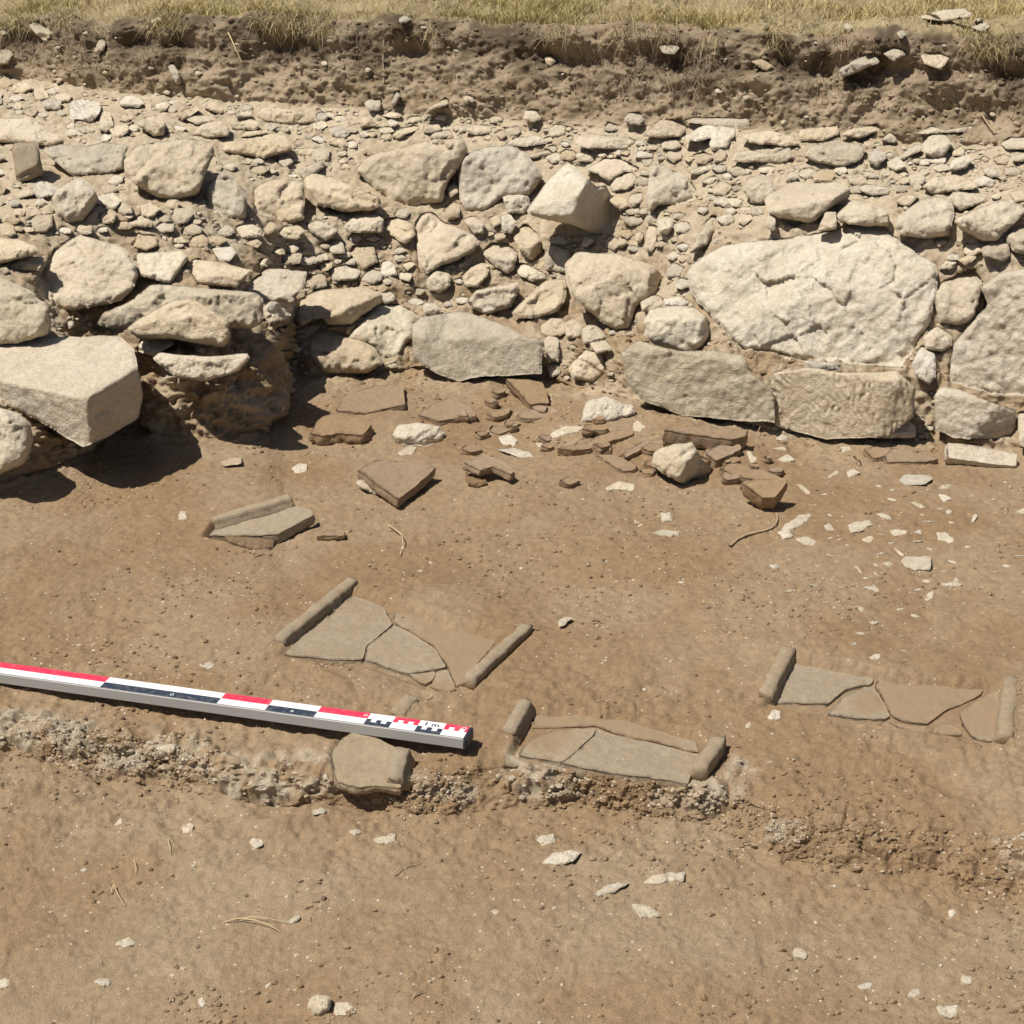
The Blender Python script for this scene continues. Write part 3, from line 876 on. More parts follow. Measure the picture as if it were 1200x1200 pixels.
B('cream', [(722,288),(726,277),(735,275),(736,286),(728,292)], "egg-like pebble right of the angular boulder's shadow", "pebble", "stone", lift=.04, rnd=6)
B('white', [(681,288),(683,275),(698,282),(688,290)], "small chip propped under the angular white boulder", "packing_stone", "stone", lift=.05)
B('grey', [(730,142),(736,132),(750,132),(754,140),(752,147),(740,146)], "grey cube-like stone at the foot of the earth bank, centre right", "rubble_stone", "stone", lift=.03)
B('grey', [(707,152),(714,143),(725,148),(724,152),(714,154)], "small grey stone left of the cube-like stone below the bank", "rubble_stone", "stone", lift=.02)
B('dusty', [(752,160),(774,140),(798,140),(806,150),(798,160),(772,162)], "dusty brown hump of stone right of the cube-like stone", "rubble_stone", "stone", lift=.02, dirt=.7)
B('dusty', [(802,142),(812,138),(876,139),(880,146),(868,150),(832,148)], "long flat slab edge at the foot of the bank, right of the dusty hump", "rubble_stone", "stone", lift=.02)
B('white', [(798,162),(826,146),(850,143),(862,150),(860,160),(852,174),(836,178),(830,170),(834,162),(816,166)], "hook-shaped pale stone with a hollow beneath, under the long slab edge", lift=.03, rough=.01)
B('cream', [(865,158),(900,152),(930,160),(938,170),(925,172),(880,168)], "thin slab with a dark lower edge right of the hook-shaped stone", "rubble_stone", "stone", lift=.04)
B('cream', [(856,190),(862,178),(876,176),(905,180),(925,172),(930,185),(915,192),(880,190)], "long pale ridge stone in front of the thin dark-edged slab", lift=.03)
B('cream', [(804,202),(816,196),(838,192),(840,196),(816,206)], "thin pale splinter right of the cracked two-part boulder", "rubble_stone", "stone", lift=.02)
B('cream', [(820,214),(830,208),(842,206),(834,216)], "small splinter below the thin pale splinter", "rubble_stone", "stone", lift=.02)
B('cream', [(869,222),(876,210),(892,203),(905,210),(911,222),(905,232),(893,240),(880,238)], "rounded cream stone left of the flat-topped slab on supports", lift=.05, corner=(890,222))
B('cream', [(896,235),(901,227),(928,213),(957,215),(981,212),(997,221),(995,232),(971,245),(957,259),(944,261),(912,256),(899,248)],
  "flat-topped cream slab lying on two little supports above the huge slab", "limestone_slab", "stone slab", corner=(940,238), nf=(-.25,-.95,.1), nt=(-.12,-.16,.98), lift=.05, rough=.004, side=((968,240),(.75,-.65,.0)), anchor=(930,263))
B('cream', [(897,269),(899,251),(909,256),(908,270)], "little post-like stone under the left end of the flat-topped slab", "packing_stone", "stone", lift=.06)
B('cream', [(957,272),(967,248),(980,248),(981,269)], "upright wedge under the right end of the flat-topped slab", "packing_stone", "stone", lift=.08)
B('cream', [(980,251),(1000,233),(1024,240),(1041,247),(1043,265),(1013,265),(983,261)], "flat pale stone right of the flat-topped slab", corner=(1010,253), nf=(-.1,-.95,.2), nt=(-.1,-.25,.96), lift=.06)
B('cream', [(1048,269),(1053,253),(1077,235),(1099,229),(1115,237),(1119,253),(1112,277),(1085,280),(1056,277)], "broad domed cream stone above the right end of the huge slab", "limestone_boulder", "boulder", corner=(1080,262), nf=(-.15,-.97,.1), nt=(-.15,-.4,.9), lift=.07, rough=.006)
B('cream', [(1117,259),(1125,253),(1171,235),(1197,240),(1205,248),(1181,269),(1168,283),(1152,283),(1125,269)], "kidney-shaped cream stone at the right side of the rubble", "limestone_boulder", "boulder", corner=(1160,262), nf=(-.05,-.95,.0), nt=(-.12,-.4,.9), lift=.07, rough=.006)
B('cream', [(1176,280),(1190,265),(1222,255),(1225,302),(1190,296)], "stone at the right edge below the kidney-shaped stone", lift=.04)
B('dusty', [(1149,291),(1160,284),(1181,283),(1185,301),(1176,309),(1152,301)], "brownish stone beneath the kidney-shaped stone", lift=.03, dirt=.7)
B('cream', [(1109,235),(1117,224),(1157,227),(1157,235),(1125,248)], "flat pale triangle stone between the domed and kidney-shaped stones", lift=.04)
B('cream', [(1080,219),(1093,208),(1120,204),(1144,213),(1147,221),(1093,228)], "broad flat slab behind the domed cream stone", lift=.03, nt=(-.1,-.25,.96))
B('cream', [(1080,168),(1093,157),(1110,159),(1117,170),(1104,185),(1093,185),(1083,179)], "smooth round boulder half buried near the bank on the right", "cobble", "stone", lift=.04, rough=.002)
B('cream', [(1050,186),(1062,176),(1075,168),(1082,175),(1060,187)], "slanting thin slab left of the smooth round boulder", "rubble_stone", "stone", lift=.02)
B('white', [(1111,200),(1115,187),(1133,181),(1141,187),(1133,197),(1120,201)], "whitish cobble below the smooth round boulder", "cobble", "stone", lift=.04)
B('cream', [(1149,200),(1165,192),(1173,208),(1160,208)], "small pale chip right of the whitish cobble", "rubble_stone", "stone", lift=.03)
B('cream', [(936,165),(937,152),(981,147),(983,157),(965,165)], "flat pale stone under the bank, right of the thin dark-edged slab", "rubble_stone", "stone", lift=.02)
B('grey', [(940,184),(949,171),(981,163),(1016,173),(1008,187),(989,197),(960,192)], "weathered grey stone amid the right rubble with a ragged right end", lift=.03, fac=.1, facsz=.04)
B('grey', [(1016,189),(1024,173),(1041,181),(1029,197)], "grey chip right of the ragged weathered stone", "rubble_stone", "stone", lift=.03)
B('cream', [(1031,165),(1043,155),(1052,163),(1050,168)], "little triangular stone below the bank, above the grey chip", "rubble_stone", "stone", lift=.03)
B('cream', [(984,160),(992,152),(1029,145),(1032,152),(1008,163)], "crumbled pale stone at the bank foot, left of the little triangular stone", "rubble_stone", "stone", lift=.02)
B('cream', [(1073,155),(1093,148),(1107,153),(1139,147),(1140,154),(1083,157)], "thin pale ledge stone in the bank foot over the round boulder", "rubble_stone", "stone", lift=.03)
B('cream', [(1173,168),(1184,161),(1225,162),(1225,175),(1180,175)], "flat stone at the right edge under the bank", "rubble_stone", "stone", lift=.02)
B('cream', [(1184,184),(1205,177),(1215,187),(1190,190)], "pale chip at the right edge, beneath the flat stone under the bank", "rubble_stone", "stone", lift=.02)
B('cream', [(1005,221),(1013,216),(1040,219),(1043,227),(1019,229)], "low flat chip behind the flat pale stone, amid soil", "rubble_stone", "stone", lift=.02)
B('cream', [(1048,237),(1061,227),(1077,229),(1064,243)], "pale chip left behind the domed cream stone", "rubble_stone", "stone", lift=.02)
B('cream', [(1099,315),(1109,304),(1121,307),(1115,316)], "left one of two small flakes above the upright rounded stone", "packing_stone", "stone", lift=.03)
B('cream', [(1121,304),(1139,297),(1145,301),(1133,312)], "right one of two small flakes above the upright rounded stone", "packing_stone", "stone", lift=.03)
# left rubble
put_stone("tile_fragment", "tile fragment", "tile", [(13,174),(16,167),(44,166),(52,206),(26,214),(20,212)], "greyish brown tile fragment standing on edge in the upper left rubble", lift=.05, corner=(40,172), nf=(-.1,-.8,.6), side=((44,190),(.8,-.5,0)), soft=0, cuts=1, fac=.03, rough=.002, dirt=.2)
B('white', [(82,140),(82,118),(92,115),(116,120),(118,130),(108,144),(94,140)], "squarish white stone standing in the upper left rubble", lift=.04, corner=(98,126))
B('cream', [(114,152),(120,130),(128,130),(134,148),(126,156)], "narrow lumpy stone right of the squarish white stone", "rubble_stone", "stone", lift=.03)
B('white', [(138,120),(148,111),(160,112),(169,120),(164,127),(144,125)], "whitish round stone near the bank in the upper left", "rubble_stone", "stone", lift=.03)
B('cream', [(138,140),(144,133),(158,136),(148,144)], "little pale chip below the whitish round stone", "rubble_stone", "stone", lift=.02)
B('cream', [(160,146),(166,138),(186,135),(192,142),(194,158),(180,160)], "rounded stone with a dark right side above the big pitted block", lift=.05, side=((188,148),(.9,-.4,0)))
B('grey', [(48,120),(58,114),(72,118),(70,130),(52,128)], "grey rough stone left of the squarish white stone", "rubble_stone", "stone", lift=.03)
B('cream', [(12,108),(16,98),(28,95),(40,102),(28,110)], "pale stone at the bank foot in the far upper left", "rubble_stone", "stone", lift=.03)
B('cream', [(206,136),(212,130),(230,123),(235,128),(214,142)], "slanting pale splinter above the big pitted block's right end", "rubble_stone", "stone", lift=.03)
B('cream', [(218,140),(226,136),(250,135),(248,142),(230,146)], "flat pale chip below the slanting splinter", "rubble_stone", "stone", lift=.02)
B('cream', [(348,204),(356,196),(380,186),(380,196),(370,204),(358,212)], "pale low wedge behind the long lens-shaped stone", "rubble_stone", "stone", lift=.02)
B('cream', [(261,178),(262,166),(286,164),(320,156),(334,158),(344,176),(336,178),(310,186),(300,184)], "broad pale stone with soil below it, right of the big pitted block", lift=.03)
B('cream', [(224,158),(236,146),(254,140),(268,146),(268,160),(246,162)], "dusty rounded stone behind the big pitted block's right corner", "rubble_stone", "stone", lift=.03)
B('cream', [(268,146),(294,139),(306,145),(300,152),(276,152)], "flat stone right of the dusty rounded stone", "rubble_stone", "stone", lift=.03)
B('cream', [(274,136),(282,130),(294,130),(296,136),(282,139)], "small pale lump below the bank, above the flat stone", "rubble_stone", "stone", lift=.03)
B('cream', [(310,143),(300,134),(310,125),(332,127),(348,128),(366,136),(372,144),(350,146),(328,144)], "arched pale stone bridging a soil hollow under the bank", "rubble_stone", "stone", lift=.03)
B('cream', [(280,160),(288,154),(312,152),(316,155),(292,160)], "thin pale slip of stone behind the broad pale stone", "rubble_stone", "stone", lift=.02)
B('dusty', [(304,274),(316,259),(324,262),(322,274),(312,278)], "dusty slanting stone under the squarish cream stone", "packing_stone", "stone", lift=.04)
B('cream', [(326,276),(332,266),(350,264),(357,270),(350,281),(336,279)], "rounded pale chip left of the pointed pale chip", "packing_stone", "stone", lift=.04)
B('white', [(363,162),(372,159),(383,164),(376,168)], "bright white pebble on the rubble top, left of centre", "pebble", "pebble", lift=.02)
B('cream', [(418,142),(426,135),(446,148),(424,150)], "pale triangular flake in the rubble above the grey-brown boulder", "rubble_stone", "stone", lift=.02)
B('grey', [(426,120),(432,116),(446,117),(446,130),(432,131)], "small block with shadowed right side at the bank foot", "rubble_stone", "stone", lift=.03)
B('cream', [(384,168),(400,160),(410,170),(400,174)], "flat greyish flake right of the bright white pebble", "rubble_stone", "stone", lift=.02)
B('cream', [(236,122),(246,116),(264,130),(258,135),(246,130)], "tilted stone in the bank foot left of the small pale lump", "rubble_stone", "stone", lift=.03)
B('cream', [(473,146),(480,137),(493,136),(494,142)], "pale low stone behind the grey-brown boulder's peak", "rubble_stone", "stone", lift=.02)
B('cream', [(493,153),(500,146),(514,145),(518,152),(502,156)], "rounded pale stone on the rubble in front of the leaning strip", "rubble_stone", "stone", lift=.03)
B('cream', [(502,162),(510,154),(526,152),(530,158),(510,164)], "pale slab touching the top of the grey-brown boulder", "rubble_stone", "stone", lift=.02)
B('cream', [(494,136),(502,126),(524,114),(525,122),(508,128)], "leaning strip of stone at the bank foot, centre", "rubble_stone", "stone", lift=.02)
B('cream', [(542,152),(554,146),(578,148),(576,155),(558,159)], "grey pale hump behind the lichen-crusted boulder", "rubble_stone", "stone", lift=.02)
B('cream', [(571,142),(576,136),(588,136),(589,142),(578,145)], "small oval stone behind the pale hump", "rubble_stone", "stone", lift=.02)
B('cream', [(612,140),(616,129),(628,128),(634,140),(626,144)], "knobbly stone with dark right side at the bank foot", "rubble_stone", "stone", lift=.04)
B('cream', [(457,160),(466,152),(486,147),(492,150),(476,158),(468,164)], "long pale stone left behind the grey-brown boulder", "rubble_stone", "stone", lift=.02)
B('cream', [(446,136),(458,130),(472,134),(468,139)], "small pale mound of stone right of the shadowed small block", "rubble_stone", "stone", lift=.02)
B('cream', [(508,140),(512,134),(524,135),(522,142)], "egg-sized stone beneath the leaning strip of stone", "rubble_stone", "stone", lift=.03)
B('cream', [(590,170),(604,162),(630,158),(642,168),(616,172)], "broad pale flat stone behind the lichen-crusted boulder's top", "rubble_stone", "stone", lift=.02)
B('cream', [(616,182),(644,174),(644,180),(626,186)], "thin flake between the lichen-crusted and angular boulders", "rubble_stone", "stone", lift=.02)
B('dusty', [(580,156),(588,151),(594,158),(588,165)], "orange-brown pebble on the rubble behind the lichen-crusted boulder", "pebble", "pebble", lift=.02)
B('grey', [(457,123),(465,107),(470,113),(462,125)], "thin dark-sided stone standing at the bank foot", "rubble_stone", "stone", lift=.03, side=((466,116),(.9,-.4,0)))
# left pier
B('cream', [(38,333),(63,293),(80,282),(93,275),(147,290),(162,313),(160,333),(143,353),(107,360),(70,367),(50,350)],
  "large smooth boulder tilted to the left behind the big squared block", "limestone_boulder", "boulder", corner=(110,318), nf=(-.1,-.9,.3), nt=(-.3,-.55,.78), side=((140,315),(.35,-.85,.1)), lift=.08, rough=.008)
B('grey', [(-25,322),(0,324),(35,340),(57,360),(61,385),(55,393),(20,402),(-25,405)], "grey-white boulder cut by the left edge above the big squared block", "limestone_boulder", "boulder", corner=(20,360), nf=(-.2,-.8,.55), lift=.06, rough=.008, side=((50,370),(.8,-.5,.1)))
B('cream', [(-20,279),(20,280),(46,290),(47,297),(7,308),(-20,310)], "flat pale stone at the left edge over the grey-white boulder", lift=.04)
B('cream', [(8,313),(27,302),(53,300),(47,317),(20,318)], "small slab between the left-edge stones and the smooth tilted boulder", lift=.03)
B('white', [(160,297),(213,293),(222,303),(200,333),(163,323)], "pale flat stone right of the smooth tilted boulder", corner=(190,320), nt=(-.1,-.4,.9), lift=.04, side=((208,310),(.8,-.5,.1)))
B('cream', [(220,313),(227,303),(253,307),(297,317),(277,337),(233,333)], "broken rough stone in soil behind the earth pedestal", lift=.02, fac=.1, facsz=.05)
B('cream', [(280,340),(313,315),(360,317),(357,333),(343,353),(307,353)], "pale flat slab behind the right end of the pedestal", corner=(320,345), nt=(-.12,-.3,.94), lift=.03)
B('cream', [(308,360),(318,352),(347,353),(340,373),(313,380)], "stone face below the pale flat slab, right of the pedestal", lift=.03)
B('grey', [(113,380),(120,367),(153,353),(177,333),(213,335),(300,343),(309,350),(308,380),(290,386),(240,384),(190,372),(140,388)],
  "long grey weathered slab along the back of the earth pedestal", "limestone_slab", "stone slab", corner=(230,352), nf=(-.1,-.95,.15), nt=(-.15,-.3,.94), lift=.05, anchor=(215,420), rough=.008, back=.15)
B('cream', [(147,387),(157,377),(200,352),(227,350),(267,377),(272,393),(263,408),(233,403),(200,397),(163,397)],
  "curved cream stone arching over a dark gap on the earth pedestal", "limestone_slab", "stone slab", corner=(220,372), nf=(-.15,-.95,.15), nt=(-.2,-.5,.84), lift=.11, anchor=(210,420), rough=.006, cuts=2, extra=[((225,396),(-.1,-.8,-.6))])
B('cream', [(162,412),(163,398),(197,397),(205,403),(180,418)], "small pale stone under the left of the curved cream stone", "packing_stone", "stone", lift=.07, anchor=(182,425))
B('cream', [(178,420),(187,413),(240,418),(270,416),(290,413),(293,420),(277,437),(240,447),(207,443)],
  "flat lower slab of the pedestal, its front edge curved and chipped", "limestone_slab", "stone slab", corner=(235,424), nf=(-.15,-.97,.05), nt=(-.1,-.2,.97), lift=.15, anchor=(235,448), rough=.006)
B('cream', [(-30,405),(57,395),(140,393),(157,410),(163,437),(168,465),(162,490),(127,512),(107,521),(97,524),(43,492),(-30,462)],
  "big squared limestone block with a dark shaded right face, left foreground of the wall", "ashlar_block", "building stone", soft=0, fac=.03, cuts=0, flatbot=True, corner=(99,467), nf=(-.5,-.86,-.05), nt=(-.1,-.14,.98), side=((101,467),(.86,-.5,.02)), lift=.12, anchor=(97,530), rough=.006, back=.3, rnd=5, dirt=.25)
B('cream', [(-40,470),(0,478),(22,484),(35,495),(40,517),(30,543),(0,556),(-40,558)], "round boulder cut by the left edge with a deep shadow on its right", "limestone_boulder", "boulder", corner=(5,505), nf=(-.15,-.95,.15), nt=(-.1,-.5,.86), side=((25,515),(.85,-.5,.05)), lift=.09, anchor=(0,582), rough=.008, rnd=16)
# stones in the earth bank and its lip
B('grey', [(981,82),(1005,68),(1027,60),(1032,72),(1005,85),(987,92)], "long flat stone jutting from the earth bank on the right", "embedded_stone", "stone", lift=.07, corner=(1005,74), nt=(-.15,-.3,.94), nf=(-.2,-.97,.1))
B('grey', [(1035,63),(1050,55),(1065,62),(1047,72)], "middle one of three stones jutting from the bank on the right", "embedded_stone", "stone", lift=.06)
B('cream', [(1078,63),(1100,61),(1113,68),(1103,82),(1083,75)], "rightmost pale stone jutting from the bank", "embedded_stone", "stone", lift=.07)
B('grey', [(197,78),(202,72),(210,86),(214,98),(207,100)], "small upright stone in the bank face on the left", "embedded_stone", "stone", lift=.05, side=((208,90),(.9,-.4,0)))
B('dusty', [(-12,58),(8,55),(16,63),(10,75),(-12,76)], "brown stone in the dark bank at the left edge", "embedded_stone", "stone", lift=.06)
B('grey', [(33,30),(43,23),(62,37),(58,48),(50,47)], "grey stone under the grass lip at the far left", "embedded_stone", "stone", lift=.02)
B('dusty', [(110,62),(116,45),(124,44),(122,60)], "tan stone embedded below the grass lip, left", "embedded_stone", "stone", lift=.03)
B('cream', [(176,24),(186,18),(190,26),(180,32)], "pale stone on the lip of the bank beside the grass", "embedded_stone", "stone", lift=.03)
B('grey', [(467,22),(474,17),(482,22),(476,28),(468,27)], "grey pebble on the bank lip left of centre", "embedded_stone", "stone", lift=.03)
B('grey', [(772,54),(786,50),(797,56),(790,64),(776,62)], "flat grey stone in the bank right of the centre", "embedded_stone", "stone", lift=.04)
B('cream', [(638,66),(644,64),(652,72),(646,78),(639,74)], "small pale stone embedded in the middle of the bank", "embedded_stone", "stone", lift=.03)
B('cream', [(542,113),(550,111),(558,118),(546,122)], "round pale stone low in the bank, centre", "embedded_stone", "stone", lift=.03)
B('dusty', [(880,72),(892,68),(908,78),(898,84)], "tan stone embedded in the right half of the bank", "embedded_stone", "stone", lift=.02)
B('cream', [(1075,20),(1100,12),(1130,10),(1142,18),(1110,26)], "pale slab lying in the grass at the top right", "field_stone", "stone", lift=.05)
B('grey', [(1138,32),(1146,20),(1160,30),(1152,38)], "dark grey stone on the bank lip at the top right", "field_stone", "stone", lift=.05)
B('grey', [(985,32),(992,26),(1000,32),(994,38)], "grey stone on the lip above the long jutting stone", "field_stone", "stone", lift=.04)
B('grey', [(1050,38),(1056,34),(1063,40),(1056,46)], "small grey stone on the lip above the jutting trio", "field_stone", "stone", lift=.04)

# floor stones
def FS(mat, poly, label, **kw):
    kw.setdefault('lift', .003)
    if np.ptp(np.array(poly)[:, 1]) < 27 and max(np.array(poly)[:, 1]) != 568:
        kw.setdefault('nf', (-.06, -.2, .97)); kw.setdefault('nt', (-.05, .08, 1)); kw.setdefault('protr', .0035)
    kw.setdefault('dirt', .35)
    mat = {'white': 'chalk'}.get(mat, mat)
    kw.setdefault('jit', 1.8); kw.setdefault('soft', 1)
    put_stone("field_stone", "stone", mat, poly, label, **kw)
FS('cream', [(460,510),(466,498),(490,494),(514,499),(522,508),(518,518),(496,524),(466,520)], "round flattish limestone with a dimple, lying in the middle of the floor", corner=(490,508), nt=(-.1,-.3,.95), rnd=9)
FS('cream', [(466,530),(474,523),(488,524),(484,532),(470,535)], "small stone in front of the dimpled round limestone")
FS('white', [(564,505),(575,503),(582,508),(572,512)], "little white chip above the two white flakes on the floor")
FS('white', [(581,510),(598,508),(607,515),(601,525),(588,522)], "white flake just below the little white chip")
FS('white', [(582,527),(600,525),(618,529),(628,537),(612,536),(592,531)], "long thin white sliver in front of the white flake")
FS('white', [(680,494),(688,470),(709,464),(743,475),(744,487),(720,492),(699,497)], "large pale flat-faced stone at the wall foot among tile pieces", corner=(710,490), nt=(-.1,-.55,.83))
FS('white', [(641,511),(658,499),(690,497),(683,505),(648,515)], "elongated white stone left of the large pale flat-faced stone")
FS('white', [(626,519),(636,510),(645,513),(642,524),(630,526)], "small white knob at the left end of the elongated white stone")
FS('white', [(739,495),(748,490),(757,500),(752,508),(741,507)], "white pebble right of the large pale flat-faced stone")
FS('white', [(762,544),(766,530),(785,522),(810,518),(823,538),(838,551),(826,563),(812,562),(800,568),(780,558)], "bright white angular stone with a dark notch, amid the broken tiles", corner=(792,538), nf=(-.35,-.85,.4), nt=(-.3,-.4,.86), side=((803,548),(.75,-.6,-.1)), lift=.07, rough=.008, fac=.12, facsz=.05)
FS('white', [(707,570),(724,563),(745,568),(743,576),(712,575)], "flat white stone below the bright angular stone, to its left")
FS('white', [(772,600),(786,599),(788,611),(776,613)], "squarish white flake on the floor below the flat white stone")
FS('grey', [(764,624),(775,620),(796,623),(795,629),(775,629)], "thin grey flake on the floor under the squarish white flake", lift=.008)
FS('cream', [(740,608),(745,607),(755,615),(749,618)], "small tan sliver left of the squarish white flake")
FS('white', [(873,529),(880,526),(887,538),(880,544)], "white chip at the right end of the thick tile piece")
FS('white', [(911,622),(935,603),(955,600),(946,612),(928,625)], "slanting grey-white slab right of the toppled tile corner")
FS('white', [(932,630),(945,627),(957,634),(954,641),(938,640)], "pale flat pebble at the foot of the slanting slab")
FS('white', [(910,622),(922,620),(930,628),(918,633)], "pale pebble left of the slanting slab's lower end")
FS('white', [(913,508),(925,510),(923,519),(906,516)], "white patch-like pebble near the chiselled ashlar's foot, left one")
FS('white', [(982,523),(996,523),(997,529),(986,530)], "white pebble near the chiselled ashlar's foot, right one")
FS('white', [(903,524),(920,523),(922,528),(904,528)], "flat white pebble below the thick dark-ended tile piece")
FS('white', [(911,538),(922,532),(933,539),(922,542)], "pale pebble right of the tile pieces, under two others")
FS('white', [(968,560),(980,550),(984,553),(972,562)], "left one of two leaf-like white chips on the right floor")
FS('white', [(992,553),(998,549),(1008,554),(994,561)], "right one of two leaf-like white chips on the right floor")
FS('white', [(931,566),(938,566),(951,577),(945,580)], "elongated white chip with a shaded tip, left on the right floor")
FS('grey', [(1052,563),(1062,556),(1080,556),(1094,560),(1085,568),(1060,570)], "grey and white cobble below the reddish tile strip", lift=.008)
FS('grey', [(1097,574),(1105,567),(1117,567),(1112,574)], "bluish grey pebble right of the grey and white cobble")
FS('white', [(1097,578),(1108,578),(1116,583),(1106,590)], "triangular white chip below the bluish pebble")
FS('white', [(1061,588),(1072,587),(1087,594),(1082,596)], "white strip on the right floor under the grey cobble")
FS('white', [(1021,602),(1035,600),(1046,607),(1043,610),(1030,606)], "ragged white chip in the middle of the white fragment scatter")
FS('white', [(1050,605),(1054,606),(1070,616),(1066,617)], "diagonal white sliver beside the ragged white chip")
FS('grey', [(989,615),(1000,611),(1020,609),(1023,615),(1010,622),(997,625)], "grey-white rounded stone left in the fragment scatter", lift=.008)
FS('white', [(1042,621),(1050,619),(1064,622),(1062,628),(1046,629)], "blocky white fragment below the diagonal sliver")
FS('white', [(1069,622),(1078,619),(1080,625),(1072,626)], "small white fragment right of the blocky one")
FS('white', [(1094,623),(1109,621),(1120,634),(1112,640),(1098,633)], "ragged white fragment at the right of the scatter")
FS('white', [(1007,632),(1016,628),(1026,629),(1019,637)], "tapered white fragment under the grey-white rounded stone")
FS('white', [(1038,639),(1048,641),(1060,649),(1058,653),(1048,645)], "curved white sliver touching the grey squared stone")
FS('grey', [(1054,656),(1062,651),(1090,652),(1090,668),(1078,669),(1060,665)], "grey squared stone in the white fragment scatter", lift=.012)
FS('white', [(1031,660),(1040,657),(1048,660),(1042,665)], "flat white pebble left of the grey squared stone")
FS('white', [(1000,662),(1005,662),(1013,673),(1009,673)], "thin white curl left of the fragment scatter")
FS('white', [(1021,668),(1025,669),(1031,676),(1026,675)], "thin white splinter right of the white curl")
FS('white', [(1078,679),(1086,678),(1095,683),(1082,683)], "pale sliver beneath the grey squared stone")
FS('white', [(1101,683),(1116,681),(1128,684),(1122,687),(1105,687)], "double white fragment at the lower right of the scatter")
FS('white', [(1110,692),(1118,676),(1128,677),(1124,682)], "white flake above the double fragment")
FS('white', [(1010,688),(1024,685),(1030,690),(1032,694),(1020,692)], "white fragment at the lower left of the scatter")
FS('white', [(1083,702),(1087,693),(1094,693),(1092,702),(1087,706)], "upright oval white flake below the double fragment")
FS('white', [(992,711),(1004,709),(1013,712),(1010,718),(1003,713)], "hooked white flake on the floor below the scatter")
FS('white', [(900,663),(908,660),(914,663),(908,667)], "white pebble left of the scatter on bare floor")
FS('white', [(962,616),(972,613),(980,621),(970,623)], "pale oval chip left of the grey-white rounded stone")
FS('white', [(1108,598),(1112,595),(1118,601),(1110,603)], "small white chip under the triangular white chip")
FS('white', [(1138,610),(1142,601),(1146,604),(1140,613)], "small chip at the far right of the scatter")
FS('white', [(1190,600),(1198,594),(1205,598),(1198,604)], "pale chip at the right edge of the floor")
# foreground pebbles traced one by one
FS('white', [(178,884),(184,874),(196,870),(209,871),(207,880),(196,890),(182,890)], "bright white stone stuck in the crumbling floor edge under the scale rod", lift=.008)
FS('white', [(434,984),(448,978),(465,977),(464,986),(452,991),(440,988)], "larger one of two white pebbles below the floor edge, left of centre")
FS('white', [(408,974),(418,970),(424,976),(414,979)], "smaller one of two white pebbles below the floor edge")
FS('white', [(632,1014),(646,1000),(668,996),(682,999),(672,1009),(654,1015)], "large leaf-shaped white stone in the foreground soil, centre")
FS('white', [(626,984),(632,979),(648,978),(650,987),(638,990)], "white pebble just above the large leaf-shaped stone")
FS('white', [(737,1060),(745,1058),(762,1062),(774,1073),(762,1076),(750,1078)], "triangular white stone in the foreground right of centre")
FS('white', [(755,1034),(764,1024),(785,1020),(803,1023),(800,1032),(780,1036),(765,1038)], "broad chalky white stone nearly level with the foreground soil")
FS('white', [(692,1052),(702,1042),(725,1033),(738,1035),(722,1044),(704,1051)], "smeared chalky stone left of the broad one")
FS('white', [(134,1108),(138,1102),(148,1098),(160,1103),(158,1109),(146,1112)], "white stone in the left foreground below the bare soil")
FS('white', [(107,1150),(115,1146),(128,1147),(128,1153),(120,1158)], "white flake in the lower left foreground")
FS('white', [(-6,1149),(4,1146),(12,1148),(11,1157),(-4,1160)], "pale stone at the left edge near the bottom")
FS('white', [(360,1180),(364,1168),(374,1164),(387,1168),(388,1182),(378,1193),(366,1192)], "round white cobble at the bottom edge, left one of a touching pair", lift=.008, rnd=9)
FS('white', [(391,1180),(395,1174),(408,1175),(420,1182),(418,1189),(404,1192),(392,1190)], "flat white cobble at the bottom edge, right one of a touching pair")
FS('white', [(928,1118),(930,1113),(938,1111),(946,1118),(944,1124),(930,1124)], "rounded white pebble in the right foreground")
FS('white', [(1125,1144),(1130,1141),(1141,1146),(1138,1153),(1126,1152)], "pale pebble in the lower right, above the big triangular white stone")
FS('white', [(1064,1168),(1066,1160),(1076,1158),(1081,1165),(1072,1170)], "white pebble left of the big triangular stone near the bottom right")
FS('white', [(1092,1179),(1104,1177),(1122,1178),(1123,1188),(1112,1196),(1104,1190)], "big triangular white stone near the bottom right corner", lift=.008)
FS('white', [(1004,1156),(1016,1150),(1024,1152),(1020,1159),(1010,1160)], "white chip in the bottom right foreground, leftmost of its row")
FS('white', [(1110,1066),(1118,1063),(1121,1070),(1114,1077)], "upright grey-white chip in the right foreground slope")
FS('white', [(291,986),(298,981),(309,984),(308,992),(298,996)], "ragged white stone left of the foreground's middle, below the floor edge")
FS('white', [(213,970),(220,964),(227,967),(224,976),(216,978)], "small white chip in the left foreground below the crumbling edge")
FS('white', [(133,966),(141,957),(144,966),(136,968)], "tiny triangular white chip in the left foreground")
FS('white', [(574,1068),(580,1065),(587,1068),(581,1072)], "small white pebble in the centre foreground")
FS('grey', [(364,950),(376,946),(384,949),(380,954),(366,955)], "grey stone standing below the floor edge, left of the loose tile", lift=.008)
FS('grey', [(328,1082),(340,1078),(350,1070),(352,1075),(344,1083)], "small dark stone beside the dry straw in the foreground", lift=.008)
FS('white', [(232,1170),(238,1168),(242,1176),(238,1181),(233,1177)], "small grey-white chip near the bottom left")
FS('white', [(873,848),(880,844),(880,853),(874,853)], "tiny white chip left under the right-hand tile's front corner")
FS('white', [(898,838),(906,831),(916,833),(915,842),(902,845)], "white lump right under the right-hand tile's front corner")
FS('white', [(1017,770),(1024,767),(1032,766),(1030,772),(1020,773)], "white flake behind the right-hand tile")
